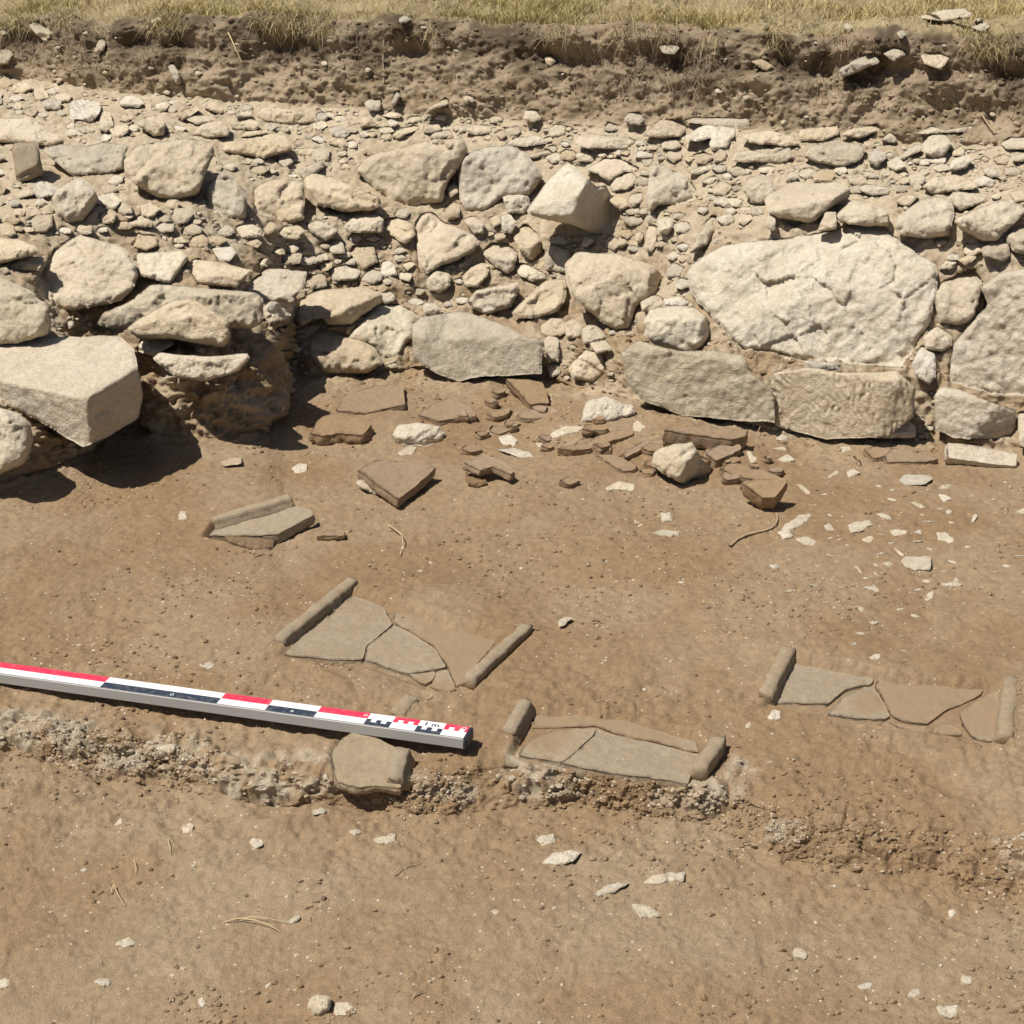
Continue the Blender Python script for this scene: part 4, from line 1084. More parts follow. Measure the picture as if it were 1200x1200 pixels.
FS('cream', [(653,728),(660,722),(672,723),(664,732),(654,735)], "pale pebble on the bare floor right of the big broken tile", lift=.02)
FS('white', [(341,548),(352,542),(360,544),(359,553),(346,555)], "white chip on the floor left of the dimpled limestone")
FS('white', [(206,604),(210,598),(218,598),(219,609),(210,612)], "white pebble on the left floor beyond the flanged tile corner")
FS('dusty', [(257,540),(270,536),(283,536),(284,543),(263,546)], "brown flat stone in front of the earth pedestal", lift=.02)
FS('white', [(232,780),(240,776),(247,773),(252,782),(244,786)], "pale chip on the left floor above the scale rod")
# ------------------------------------------------------------------ tiles
def hit_plane(u, v, P0, n):
    D = rays(np.asarray(u, float), np.asarray(v, float))
    return CAMP + D * (((P0 - CAMP) @ n) / (D @ n))[..., None]

SLAB_N = [0]
def slab_mesh(poly, P0, n, thick, shrink=0.7, jit=0.5, step=2.2, rough=0.0012, soft=1, edge=0.0035, dirt=0.4, dirt_bias=None):
    SLAB_N[0] += 1
    seed = 300 + SLAB_N[0] * 7
    b = outline(poly, step, jit, seed, soft)
    if shrink:
        t_ = np.roll(b, -1, 0) - np.roll(b, 1, 0)
        t_ /= np.linalg.norm(t_, axis=1, keepdims=True) + 1e-9
        nn = np.stack([t_[:, 1], -t_[:, 0]], 1)
        c0 = centroid(b)
        if ((b - c0) * nn).sum() < 0: nn = -nn
        b = b - nn * shrink
    n = nrm(n)
    W = hit_plane(b[:, 0], b[:, 1], np.asarray(P0, float), n)
    c2 = centroid(b)
    C0 = hit_plane(c2[0:1], c2[1:2], np.asarray(P0, float), n)[0]
    nb = len(W)
    pts2, front = fill_outline(b, step * 1.3, np.random.default_rng(seed))
    top = hit_plane(pts2[:, 0], pts2[:, 1], np.asarray(P0, float), n)
    top = top + n * (rough * 1.6 * fbm(top * 22, 3, seed) + rough * 0.6 * fbm(top * 80, 2, seed + 2))[:, None]
    top[:nb] -= n * 0.0009
    K = 0
    outw = W - C0
    outw = outw / (np.linalg.norm(outw, axis=1, keepdims=True) + 1e-9)
    V = [top]
    for q in (0.12, 0.35, 0.6, 0.85, 1.0):
        ring = W - n * (thick * q + 0.001)
        e_ = edge * (fbm(ring * 90, 3, seed + 5) - 0.2) + edge * 0.8 * math.sin(q * math.pi)
        V.append(ring + outw * e_[:, None])
    V.append((C0 - n * thick)[None])
    V = np.concatenate(V)
    n0 = len(pts2)
    j = np.arange(nb); j1 = (j + 1) % nb
    if ((b[:, 0] * b[j1, 1] - b[j1, 0] * b[:, 1]).sum()) > 0: j, j1 = j1, j
    rings_ = [np.arange(nb)] + [n0 + k_ * nb + np.arange(nb) for k_ in range(5)]
    F = list(front)
    for r0, r1 in zip(rings_[:-1], rings_[1:]):
        F += [list(x) for x in np.stack([r0[j], r0[j1], r1[j1], r1[j]], 1)]
    F += [list(x) for x in np.stack([rings_[-1][j], rings_[-1][j1], np.full(nb, len(V) - 1)], 1)]
    d = np.full(len(V), dirt * 0.45)
    if dirt_bias is not None:
        (bu, bv), rad = dirt_bias
        uu, vv = project(V)
        d = d + 0.9 * np.clip(1 - np.hypot(uu - bu, (vv - bv) * 1.6) / rad, 0, 1)
    d[n0:] += 0.15
    return V, F, np.clip(d, 0, 1)

def slab(name, mat, poly, P0, n, thick, parent=None, label=None, cat=None, group=None, **kw):
    P0 = np.asarray(P0, float)
    if P0[0] == 0 and P0[1] == 0:       # a height above the floor: anchor the plane under the piece itself
        q_ = np.array(poly, float).mean(0)
        P0 = gp(q_[0], q_[1], P0[2])
    V, F, d = slab_mesh(poly, P0, n, thick, **kw)
    o0 = V[0].copy()
    base = np.array(parent.location) if parent is not None else np.zeros(3)
    me = new_mesh(name, V - o0, F, M[mat])
    fattr(me, "dirt", d)
    return tag(obj(name, me, parent, o0 - base), label, cat, group)

def bar(name, mat, p0, p1, wd, ht, parent=None, dirt=0.3, seed=1, label=None, taper=1.0, rough=0.0026, broken=0.008, mirror=False):
    """a straight tile flange between two world points lying on its base line"""
    p0, p1 = np.asarray(p0, float), np.asarray(p1, float)
    ax = p1 - p0
    L = np.linalg.norm(ax); ax /= L
    up = np.array([0, 0, 1.0]); up = nrm(up - ax * (up @ ax))
    sd_ = np.cross(ax, up)
    prof = [(-.5, -.5), (-.5, .7), (-.46, .88), (-.36, .98), (0, 1.0), (.34, .97), (.45, .86), (.5, .55), (.56, .28), (.68, .08), (.8, -.5)]
    prof = np.array(prof)
    if mirror: prof = (prof * [-1, 1])[::-1]
    n = max(10, int(L / 0.008))
    V = []
    for i in range(n + 1):
        f = i / n
        endw = 1 - 0.03 * (max(0, 1 - f * n / 1.5) + max(0, 1 - (1 - f) * n / 1.5))
        k = (1 + (taper - 1) * f)
        V.append(p0 + ax * L * f + np.outer(prof[:, 0] * wd * k * endw, sd_) + np.outer(prof[:, 1] * ht * k * endw, up))
    m = len(prof)
    V = np.concatenate(V)
    ctr = V.reshape(n + 1, m, 3).mean(1, keepdims=True)
    out = (V.reshape(n + 1, m, 3) - ctr).reshape(-1, 3)
    out /= np.linalg.norm(out, axis=1, keepdims=True)
    V = V + out * (rough * fbm(V * 45, 3, seed) + rough * 0.6 * fbm(V * 160, 2, seed + 3))[:, None]
    for e, s_ in ((slice(0, m), -1), (slice(n * m, (n + 1) * m), 1)):
        V[e] += s_ * ax * (broken * fbm(V[e] * 120, 2, seed + 8))[:, None]
    c0, c1 = V[:m].mean(0) - ax * 0.001, V[n * m:].mean(0) + ax * 0.001
    V = np.concatenate([V, [c0, c1]])
    F = []
    for i in range(n):
        for k in range(m):
            k1 = (k + 1) % m
            F.append([i * m + k, i * m + k1, (i + 1) * m + k1, (i + 1) * m + k][::-1])
    a = (n + 1) * m
    for k in range(m):
        k1 = (k + 1) % m
        F.append([a, k1, k][::-1]); F.append([a + 1, n * m + k, n * m + k1][::-1])
    # flip if needed
    q = F[0]
    nn = np.cross(V[q[1]] - V[q[0]], V[q[2]] - V[q[0]])
    if nn @ (V[q[0]] - ctr[0, 0]) < 0:
        F = [f[::-1] for f in F]
    o0 = V[0].copy()
    base = np.array(parent.location) if parent is not None else np.zeros(3)
    me = new_mesh(name, V - o0, F, M[mat])
    hh = np.clip(1 - ((V - p0) @ up) / ht, 0, 1)
    fattr(me, "dirt", np.clip(dirt * 0.5 + 0.35 * hh + 0.2 * fbm(V * 22, 2, seed), 0, 1))
    return tag(obj(name, me, parent, o0 - base), label)

ZUP = np.array([0, 0, 1.0])
def gp(u, v, z):
    return hit_plane(np.array([u], float), np.array([v], float), np.array([0, 0, z]), ZUP)[0]

# the big broken tile left of centre
ZT = 0.011
def mean_ground(pts):
    q = np.array(pts, float).mean(0)
    return gp(q[0], q[1], 0.0)
t1 = thing("roof_tile", "largest broken roof tile on the floor, with raised flanges on both sides, beyond the scale rod", "roof tile", mean_ground([(330,760),(412,690),(610,740),(545,805)]))
for k, (poly, db) in enumerate([
    ([(332,766),(345,752),(413,697),(450,711),(452,717),(460,731),(440,748),(429,757),(425,773),(385,773),(350,769)], None),
    ([(460,731),(480,740),(507,757),(523,781),(508,785),(478,790),(455,783),(427,773),(430,757)], None),
    ([(478,790),(508,785),(511,788),(506,797),(496,803)], ((495,800),18)),
    ([(509,785),(523,782),(529,793),(535,808),(522,811),(503,805),(507,797)], ((515,808),30)),
    ([(460,730),(463,713),(500,720),(588,744),(565,770),(541,800),(534,805),(523,780),(507,757),(480,740)], ((545,755),110))]):
    slab("tile_plate", 'tile', poly, np.array([0, 0, ZT + .004 - 0.0022 * k]), (0.0, -0.01 + 0.004 * k, 1), 0.022, t1, dirt=0.75, dirt_bias=db, shrink=0.15)
bar("flange", 'tile', gp(330, 760, ZT - .004), gp(415, 691, ZT - .004), .032, .032, t1, seed=3)
bar("flange", 'tile', gp(550, 804, ZT - .003), gp(617, 742, ZT - .001), .030, .024, t1, seed=4, mirror=True, dirt=0.7)
bar("rear_lip", 'tile', gp(446, 703, ZT - .012), gp(588, 745, ZT - .012), .02, .016, t1, seed=6, dirt=0.9)
# the tile at the floor edge, centre
ZT2 = 0.014
t2 = thing("roof_tile", "broken roof tile at the crumbling floor edge, right of the scale rod's end, on pale mortar", "roof tile", mean_ground([(600,870),(640,840),(840,875),(810,915)]))
for poly, db in [([(606,884),(620,868),(647,856),(698,852),(696,861),(664,889),(657,893)], ((640,862),40)),
                 ([(698,852),(718,860),(770,871),(820,884),(812,902),(806,918),(758,911),(700,904),(657,894),(665,889),(697,861)], None),
                 ([(626,838),(712,834),(718,840),(815,869),(819,883),(770,870),(718,859),(699,851),(622,853)], ((700,848),150))]:
    slab("tile_plate", 'tile', poly, np.array([0, 0, ZT2 - (.007 if poly[0][0] == 626 else 0)]), (0, -0.01, 1), 0.024, t2, dirt=0.7, dirt_bias=db, shrink=0.15)
bar("flange", 'tile', gp(597, 868, ZT2 - .004), gp(616, 833, ZT2 - .004), .030, .028, t2, seed=11, dirt=.5)
bar("flange", 'tile', gp(819, 912, ZT2 - .004), gp(842, 876, ZT2 - .004), .030, .026, t2, seed=12, mirror=True, dirt=.4)
# the tile on the right
ZT3 = 0.011
t3 = thing("roof_tile", "cracked roof tile on the right of the floor with a rounded flange at each end", "roof tile", mean_ground([(900,820),(930,770),(1180,800),(1170,860)]))
for k, (poly, db) in enumerate([
    ([(903,822),(931,776),(985,785),(1025,791),(1024,796),(1021,801),(993,807),(982,815),(969,826),(940,824),(914,823)], None),
    ([(969,837),(987,816),(1003,808),(1019,804),(1030,811),(1036,824),(1044,839),(1036,844),(1000,842)], ((1020,825),30)),
    ([(1029,795),(1080,793),(1157,801),(1149,815),(1109,832),(1087,849),(1060,847),(1044,840),(1036,822),(1025,804)], ((1090,815),120)),
    ([(1123,833),(1152,816),(1170,804),(1176,806),(1170,862),(1160,869),(1140,866),(1128,850)], ((1145,840),60)),
    ([(1087,859),(1094,852),(1109,848),(1126,854),(1127,863),(1105,862)], ((1105,856),50)),
    ([(1040,846),(1062,849),(1086,851),(1084,860),(1060,857)], ((1062,853),60))]):
    slab("tile_plate", 'tile', poly, np.array([0, 0, ZT3 - .001 * k]), (0.0, -0.012 + .005 * k, 1), 0.022, t3, dirt=0.75, dirt_bias=db, shrink=0.4)
bar("flange", 'tile', gp(897, 824, ZT3 - .004), gp(923, 773, ZT3 - .004), .031, .031, t3, seed=21)
bar("flange", 'tile', gp(1176, 872, ZT3 - .006), gp(1183, 804, ZT3 - .006), .030, .024, t3, seed=22, mirror=True, dirt=.6)
# the piece under the rod
t4 = thing("roof_tile", "corner of a roof tile under the scale rod's end, hanging over the floor edge", "roof tile", gp(430, 890, 0))
slab("tile_plate", 'tile', [(386,881),(400,865),(418,853),(440,862),(470,878),(476,886),(470,924),(440,921),(420,923),(394,917),(390,900)], np.array([0, 0, .018]), (0.0, -0.17, 1), .019, t4, dirt=.4, soft=2)
bar("flange", 'tile', gp(464, 922, -.002), gp(472, 888, .014), .032, .026, t4, seed=31, dirt=.5)
fl = bar("tile_fragment", 'tile', gp(466, 846, .002), gp(484, 827, .002), .034, .026, None, seed=33, dirt=.5)
tag(fl, "short piece of rounded tile flange emerging behind the scale rod near its end", "tile fragment")
# propped flanged corner on the left
n5 = nrm((-0.10, -0.14, 1))
t5 = thing("roof_tile", "loose corner of a flanged roof tile propped up on soil, left of the floor", "roof tile", gp(305, 620, 0.0))
P5 = gp(290, 624, .040)
slab("tile_plate", 'tile', [(243,628),(252,618),(322,600),(331,593),(350,592),(366,597),(368,604),(345,616),(326,627),(290,628)], P5, n5, .026, t5, dirt=.4, soft=1)
q0 = hit_plane(np.array([252.]), np.array([616.]), P5, n5)[0]; q1 = hit_plane(np.array([342.]), np.array([589.]), P5, n5)[0]
bar("flange", 'tile', q0, q1, .030, .022, t5, seed=35, dirt=.3)
put_stone("packing_stone", "soil clod", 'earth', [(262,628),(280,628),(322,632),(320,642),(296,645),(270,637)], "brown soil lump propping up the loose flanged tile corner", dirt=1.0, lift=.004)

def frag(poly, label, n=(-.03, -.12, 1), lift=.012, thick=.026, anchor=None, mat='redtile', dirt=.5, **kw):
    p = np.array(poly, float)
    a = anchor or (p[p[:, 1].argmax()][0], p[:, 1].max())
    A = ground_point(*a) + np.array([0, 0, lift])
    slab("tile_fragment", mat, poly, A, nrm(n), thick, None, label, "tile fragment", dirt=dirt, shrink=0.0, **kw)

frag([(419,550),(440,538),(475,540),(510,548),(490,567),(466,585),(445,570)], "triangular tile piece whose corner points at the viewer over a dark gap", n=(.04, -.10, 1), lift=.034, soft=0)
put_stone("packing_stone", "stone", 'cream', [(416,564),(426,560),(440,568),(450,576),(446,582),(425,574)], "small pale stone under the left edge of the triangular tile piece", lift=.012)
frag([(544,543),(566,530),(590,540),(602,552),(598,556),(577,546),(562,550)], "small tile piece roofing a dark little hollow in the middle of the floor", n=(.02, -.05, 1), lift=.045, thick=.018, soft=0)
put_stone("packing_stone", "soil clod", 'earth', [(546,553),(556,548),(566,556),(572,568),(560,573),(546,566)], "crumbly soil lump holding up the small tile over the hollow", dirt=.9, lift=.006)
frag([(393,481),(404,461),(438,453),(471,447),(475,475),(452,478),(428,484)], "broad flat reddish tile fragment near the foot of the middle wall", lift=.010, thick=.02)
frag([(363,508),(372,492),(393,484),(428,491),(436,499),(423,510),(398,508),(378,511)], "thick broken tile piece with a dark right end, beside the pedestal's shadow", lift=.036, thick=.034, n=(-.02,-.15,1), rough=.003, edge=.008)
frag([(489,486),(505,474),(524,466),(553,477),(559,487),(530,490),(513,494)], "flat reddish tile fragment with a ragged dark front, above the dimpled stone", lift=.016, thick=.02)
frag([(592,443),(612,444),(636,447),(644,472),(634,472),(620,474),(606,458)], "tilted tile fragment pointing away from the cracked ashlar's foot", n=(-.05,-.35,1), lift=.028, thick=.03)
frag([(569,485),(583,479),(598,476),(597,484),(580,490)], "little dark-fronted tile chip left of the tilted tile fragment", n=(-.03,-.2,1), lift=.016, thick=.02)
frag([(605,486),(625,477),(640,475),(655,481),(650,489),(612,491)], "thin tile strip in front of the tilted tile fragment", lift=.012, thick=.02)
frag([(652,525),(685,519),(712,505),(726,499),(742,503),(742,509),(720,516),(693,525),(670,528)], "long slanting tile strip left of the bright white angular stone", n=(.02,-.2,1), lift=.02, thick=.024)
frag([(729,532),(742,522),(756,515),(783,514),(783,519),(765,522),(750,527),(733,536)], "narrow tile strip behind the bright white angular stone", n=(.02,-.2,1), lift=.018, thick=.024)
frag([(699,533),(715,532),(732,538),(747,546),(742,551),(728,552),(712,542)], "small tile sliver slanting down left of the bright angular stone", lift=.010, thick=.018)
frag([(778,504),(786,499),(830,500),(876,503),(874,510),(856,515),(820,510)], "thick long tile piece with a dark broken right end", n=(.03,-.12,1), lift=.040, thick=.040, soft=0, anchor=(856,522))
frag([(826,530),(838,522),(864,518),(870,524),(856,533),(838,540)], "roundish tile piece right of the bright white angular stone", n=(.03,-.25,1), lift=.026, thick=.032)
frag([(842,548),(855,543),(872,543),(900,552),(922,562),(912,566),(885,562),(860,557)], "rounded elongated tile piece behind the toppled tile corner", n=(.0,-.2,1), lift=.024, thick=.026)
frag([(872,567),(884,562),(903,561),(923,564),(914,576),(908,583),(893,583)], "toppled tile corner leaning forward above its own shadow", n=(-.02,-.42,.9), lift=.060, thick=.042, soft=0, anchor=(900,596))
frag([(655,563),(666,557),(681,562),(668,568)], "tiny tile chip standing alone between hollow and white stone", n=(.2,-.3,1), lift=.022, thick=.02)
frag([(370,628),(384,622),(402,620),(404,626),(388,628)], "thin tile chip sticking up right of the loose flanged corner", n=(-.1,-.25,1), lift=.014, thick=.014)
frag([(672,520),(680,514),(690,512),(694,517),(682,522)], "tiny buried tile edge beside the elongated white stone", lift=.008, thick=.014)
frag([(1012,526),(1024,523),(1046,524),(1036,534),(1022,537)], "left half of a reddish tile strip along the foot of the right wall", n=(0,-.2,1), lift=.014, thick=.024)
frag([(1036,534),(1047,524),(1075,530),(1100,538),(1084,541),(1060,541),(1038,541)], "right half of a reddish tile strip along the foot of the right wall", n=(0,-.2,1), lift=.012, thick=.024)
frag([(1110,518),(1140,521),(1192,531),(1191,546),(1160,543),(1110,536)], "pale cream slab with a worn top at the foot of the right wall", n=(.02,-.55,.85), lift=.024, thick=.03, mat='cream', dirt=.15)
rs_ = np.random.default_rng(5)
for k in range(42):
    u_ = rs_.uniform(480, 930); v_ = np.interp(u_, [480, 930], [482, 545]) + rs_.normal(0, 16)
    ru_ = rs_.uniform(6, 18); a_ = np.sort(rs_.uniform(0, .8, 5) + np.arange(5) * 2 * math.pi / 5)
    pl_ = [(u_ + ru_ * math.cos(x) * rs_.uniform(.7, 1.1), v_ + ru_ * .42 * math.sin(x) * rs_.uniform(.7, 1.1)) for x in a_]
    A = ground_point(u_, v_) + np.array([0, 0, rs_.uniform(.010, .022)])
    slab("tile_shard", 'redtile', pl_, A, nrm((rs_.normal(0, .12), rs_.uniform(-.35, .0), 1)), .018, None, "small reddish tile shard half buried in the soil at the wall foot", "tile shard", "small tile shards at the wall foot", dirt=.8, shrink=0.0)

# ------------------------------------------------------------------ the scale rod
def plain(name, col, rough=.5, metal=0.0, spec=.4, grime=0.0):
    m = NT(name)
    c = m.mix(m.math('MULTIPLY', m.ramp(m.noise(75, 6, .75), .50, .66), grime), col, (0.45, 0.36, 0.26)) if grime else col
    mm_ = m.done(c, None, rough, spec)
    m.b.inputs["Metallic"].default_value = metal
    return mm_
M['paint_white'] = plain("white_paint", (0.78, 0.79, 0.79), .55, grime=.42)
M['paint_red'] = plain("red_paint", (0.74, 0.035, 0.085), .5, grime=.22)
M['paint_navy'] = plain("navy_paint", (0.028, 0.042, 0.068), .5, grime=.30)
M['alu'] = plain("brushed_aluminium", (0.36, 0.355, 0.345), .5, .0, grime=.35)
M['cap'] = plain("dark_plastic", (0.03, 0.035, 0.055), .5)

RW, RH = .046, .024
rt = gp(549.5, 858.8, .057)
lt = gp(-10, 781.0, .036)
rax = nrm(rt - lt); L = 1.036
RS = 1.036            # metres of this scene per metre printed on the rod
lt = rt - rax * L
rup = nrm(ZUP - rax * (ZUP @ rax)); rsd = np.cross(rup, rax)      # rsd points away from the camera
if rsd[1] < 0: rsd = -rsd
rod = thing("scale_rod", "white metric scale rod with red and dark blue bands lying across the floor", "scale rod", (rt + lt) / 2 - rup * RH)
def rodpt(s, w_, h):       # s metres from the right end, w across (far positive), h above top
    return rt - rax * s + rsd * w_ + rup * h
base = np.array(rod.location)
import bmesh
bm = bmesh.new()
vs = [bm.verts.new(rodpt(s, a * RW / 2, h) - base) for s in (0.003, L) for a, h in ((-1, -RH), (1, -RH), (1, 0), (-1, 0))]
for f in ((0,1,2,3),(7,6,5,4),(0,4,5,1),(1,5,6,2),(2,6,7,3),(3,7,4,0)):
    bm.faces.new([vs[i] for i in f])
bmesh.ops.recalc_face_normals(bm, faces=bm.faces[:])
bmesh.ops.bevel(bm, geom=[e for e in bm.edges], offset=.0022, segments=3, affect='EDGES')
me = bpy.data.meshes.new("rod_body"); bm.to_mesh(me); bm.free(); me.materials.append(M['alu'])
for p_ in me.polygons: p_.use_smooth = p_.area < 2e-4
rb = obj("rod_body", me, rod)
# printed top: cells of one centimetre by a quarter of the width
V, F, MI = [], [], []
x0, x1 = .0045, L - .0025
cuts = sorted(set([x0, x1] + [k * RS / 100 for k in range(1, 100)]))
wds = np.linspace(-RW / 2 + .0024, RW / 2 - .0024, 5)
for s in cuts:
    for w_ in wds: V.append(rodpt(s, w_, .0004) - base)
for i in range(len(cuts) - 1):
    s = (cuts[i] + cuts[i + 1]) / 2 * 100 / RS
    for r in range(4):
        mi = 0
        cm = int(s)
        if s < 20:
            seg, q = divmod(s, 5); tooth = int(q) % 2 == 0
            if int(seg) % 2 == 0:
                if r == 3 or (r == 2 and tooth): mi = 1
            else:
                if r == 0 or (r == 1 and tooth): mi = 2
        else:
            red = (20 <= s < 30) or (40 <= s < 50) or s >= 75
            if red and r >= 2: mi = 1
            if not red and r < 2: mi = 2
        a = i * 5 + r
        F.append([a, a + 1, a + 6, a + 5]); MI.append(mi)
me = new_mesh("printed_scale", np.array(V), F, [M['paint_white'], M['paint_red'], M['paint_navy']], False, MI)
ps = obj("printed_scale", me, rod)
if me.polygons[0].normal.z < 0:
    me.flip_normals()
# lettering
cu = bpy.data.curves.new("length_mark", 'FONT'); cu.body = "1 m"; cu.size = .017; cu.align_x = 'CENTER'
cu.offset = .0003
tmp = bpy.data.objects.new("length_mark_curve", cu)
COL.objects.link(tmp)
dg = bpy.context.evaluated_depsgraph_get()
tm = bpy.data.meshes.new_from_object(tmp.evaluated_get(dg))
bpy.data.objects.remove(tmp)
tc = np.zeros(len(tm.vertices) * 3, np.float32); tm.vertices.foreach_get("co", tc); tc = tc.reshape(-1, 3)
o_ = rodpt(.0755 * RS, .004, .0009)
tc2 = o_ + np.outer(tc[:, 0] * 1.25, rax) + np.outer(tc[:, 1], rsd) - base
tm.vertices.foreach_set("co", tc2.astype(np.float32).ravel()); tm.materials.clear(); tm.materials.append(M['paint_navy'])
tm.name = "length_mark"
if len(tm.polygons) and tm.polygons[0].normal.z < 0: tm.flip_normals()
obj("length_mark", tm, rod)
def ring(s, w_, r0, r1, mat):
    V, F = [], []
    for k in range(24):
        a = k / 24 * 2 * math.pi
        for r in (r0, r1):
            V.append(rodpt(s + r * math.cos(a), w_ + r * math.sin(a), .0009) - base)
    for k in range(24):
        k1 = (k + 1) % 24
        F.append([2 * k, 2 * k + 1, 2 * k1 + 1, 2 * k1])
    me = new_mesh("ring_mark", np.array(V), F, mat, False)
    if me.polygons[0].normal.z < 0: me.flip_normals()
    obj("ring_mark", me, rod)
ring(.013, .012, .0038, .0052, M['paint_white'])
ring(.214, .010, .0026, .0040, M['paint_white'])
ring(.62, -.012, .0026, .0040, M['paint_white'])
ring(.36, -.011, .0014, .0030, M['paint_white'])
bm = bmesh.new()
vs = [bm.verts.new(rodpt(s, a * (RW / 2 - .0006), h) - base) for s in (-.002, .0045) for a, h in ((-1, -RH + .0006), (1, -RH + .0006), (1, -.0006), (-1, -.0006))]
for f in ((0,1,2,3),(7,6,5,4),(0,4,5,1),(1,5,6,2),(2,6,7,3),(3,7,4,0)):
    bm.faces.new([vs[i] for i in f])
bmesh.ops.recalc_face_normals(bm, faces=bm.faces[:])
bmesh.ops.bevel(bm, geom=[e for e in bm.edges], offset=.0015, segments=2, affect='EDGES')
me = bpy.data.meshes.new("end_cap"); bm.to_mesh(me); bm.free(); me.materials.append(M['cap'])
obj("end_cap", me, rod)
# ------------------------------------------------------------------ rubble filling, pebbles
OCC = []
for o in list(COL.objects):
    if o.type == 'MESH' and "label" in o and o.parent is None:
        co = np.zeros(len(o.data.vertices) * 3, np.float32); o.data.vertices.foreach_get("co", co)
        uu, vv = project(co.reshape(-1, 3) + np.array(o.location))
        OCC.append((uu.min(), uu.max(), vv.min(), vv.max(), np.array([uu.mean(), vv.mean()])))
def free(u, v, r, lst, pad=0.8):
    for (a, b, c, d, _) in lst:
        if a - r * pad < u < b + r * pad and c - r * pad * .8 < v < d + r * pad * .8:
            return False
    return True
def rand_poly(rg, u, v, ru, rv):
    n = int(rg.integers(5, 8))
    a = (rg.uniform(0, 1) + np.arange(n) + rg.uniform(0, .75, n)) / n * 2 * math.pi
    rr = rg.uniform(.72, 1.1, n)
    return [(u + ru * q * math.cos(x), v + rv * q * math.sin(x)) for x, q in zip(a, rr)]
rg = np.random.default_rng(21)
count = 0
for tries in range(8000):
    if count >= 230: break
    u = rg.uniform(-15, 1215)
    top = np.interp(u, U, v7) + 6
    mid_ = np.interp(u, U, v6) + 20
    low_ = np.interp(u, U, v4) - 10
    f_ = rg.uniform(0, 1)
    v = top + (mid_ - top) * (f_ / .72) if f_ < .72 else mid_ + (low_ - mid_) * (f_ - .72) / .28
    if u < 330 and v > 330: continue
    ru = (6.5 + 11 * rg.uniform(0, 1) ** 1.5) * (0.75 + 0.4 * (v - top) / 150)
    if not free(u, v, ru * .45, OCC): continue
    rv = ru * rg.uniform(.45, .8)
    put_stone("rubble_stone", "stone", ['cream', 'cream', 'white', 'dusty', 'grey'][int(rg.integers(0, 5))], rand_poly(rg, u, v, ru, rv),
              "medium angular limestone packed into the dusty core of the ruined wall", "angular core stones of the ruined wall", lift=.010 * rg.uniform(.2, 2), dirt=.6, soft=0, nf=(rg.normal(-.2, .15), -.75, rg.uniform(.45, .8)), nt=(rg.normal(-.15, .12), min(-.06, rg.normal(-.24, .1)), 1))
    OCC.append((u - ru * .8, u + ru * .8, v - rv * .8, v + rv * .8, np.array([u, v])))
    count += 1
count = 0
for tries in range(6000):
    if count >= 120: break
    u = rg.uniform(-10, 1210)
    top = np.interp(u, U, v7) + 3
    bot = np.interp(u, U, v6) + 25
    v = top + (bot - top) * rg.uniform(0, 1) ** 1.35
    ru = 3.2 + 7.5 * rg.uniform(0, 1) ** 2.2
    if not free(u, v, ru * .75, OCC): continue
    rv = ru * rg.uniform(.45, .75)
    put_stone("rubble_chip", "stone", ['cream', 'cream', 'white', 'dusty', 'grey'][int(rg.integers(0, 5))], rand_poly(rg, u, v, ru, rv),
              "small pale rubble chip bedded in the dusty soil of the ruined wall top", "small rubble chips on the wall top", lift=.004 * rg.uniform(.2, 2), dirt=.6, soft=0, nf=(-.15, -.6, .8), nt=(rg.normal(-.1, .12), min(-.05, rg.normal(-.18, .1)), 1))
    OCC.append((u - ru * .8, u + ru * .8, v - rv * .8, v + rv * .8, np.array([u, v])))
    count += 1
count = 0
for tries in range(3000):
    if count >= 60: break
    u = rg.uniform(-10, 1210)
    top = np.interp(u, U, v6) + 25
    bot = np.interp(u, U, v3) - 6
    v = rg.uniform(top, bot)
    ru = 3.2 + 5 * rg.uniform(0, 1) ** 2
    if u < 340 and v > 390: continue
    if not free(u, v, ru * .6, OCC): continue
    rv = ru * rg.uniform(.5, .8)
    put_stone("packing_chip", "stone", ['cream', 'dusty', 'dusty', 'grey'][int(rg.integers(0, 4))], rand_poly(rg, u, v, ru, rv),
              "small packing chip set in soil between the larger stones of the wall face", "small packing chips in the wall face", lift=.008, dirt=.7, soft=1)
    OCC.append((u - ru * .8, u + ru * .8, v - rv * .8, v + rv * .8, np.array([u, v])))
    count += 1
count = 0
for tries in range(2000):
    if count >= 45: break
    u = rg.uniform(-10, 1210)
    top = np.interp(u, U, v8) + 6
    bot = np.interp(u, U, v7) + 4
    v = rg.uniform(top, bot)
    ru = 2.2 + 3.5 * rg.uniform(0, 1) ** 2
    if not free(u, v, ru, OCC): continue
    put_stone("bank_pebble", "pebble", ['cream', 'dusty', 'dusty', 'grey'][int(rg.integers(0, 4))], rand_poly(rg, u, v, ru, ru * rg.uniform(.55, .85)),
              "small pebble embedded in the brown face of the earth bank", "pebbles in the earth bank", lift=.012, dirt=.7, soft=1)
    OCC.append((u - ru, u + ru, v - ru, v + ru, np.array([u, v])))
    count += 1
count = 0
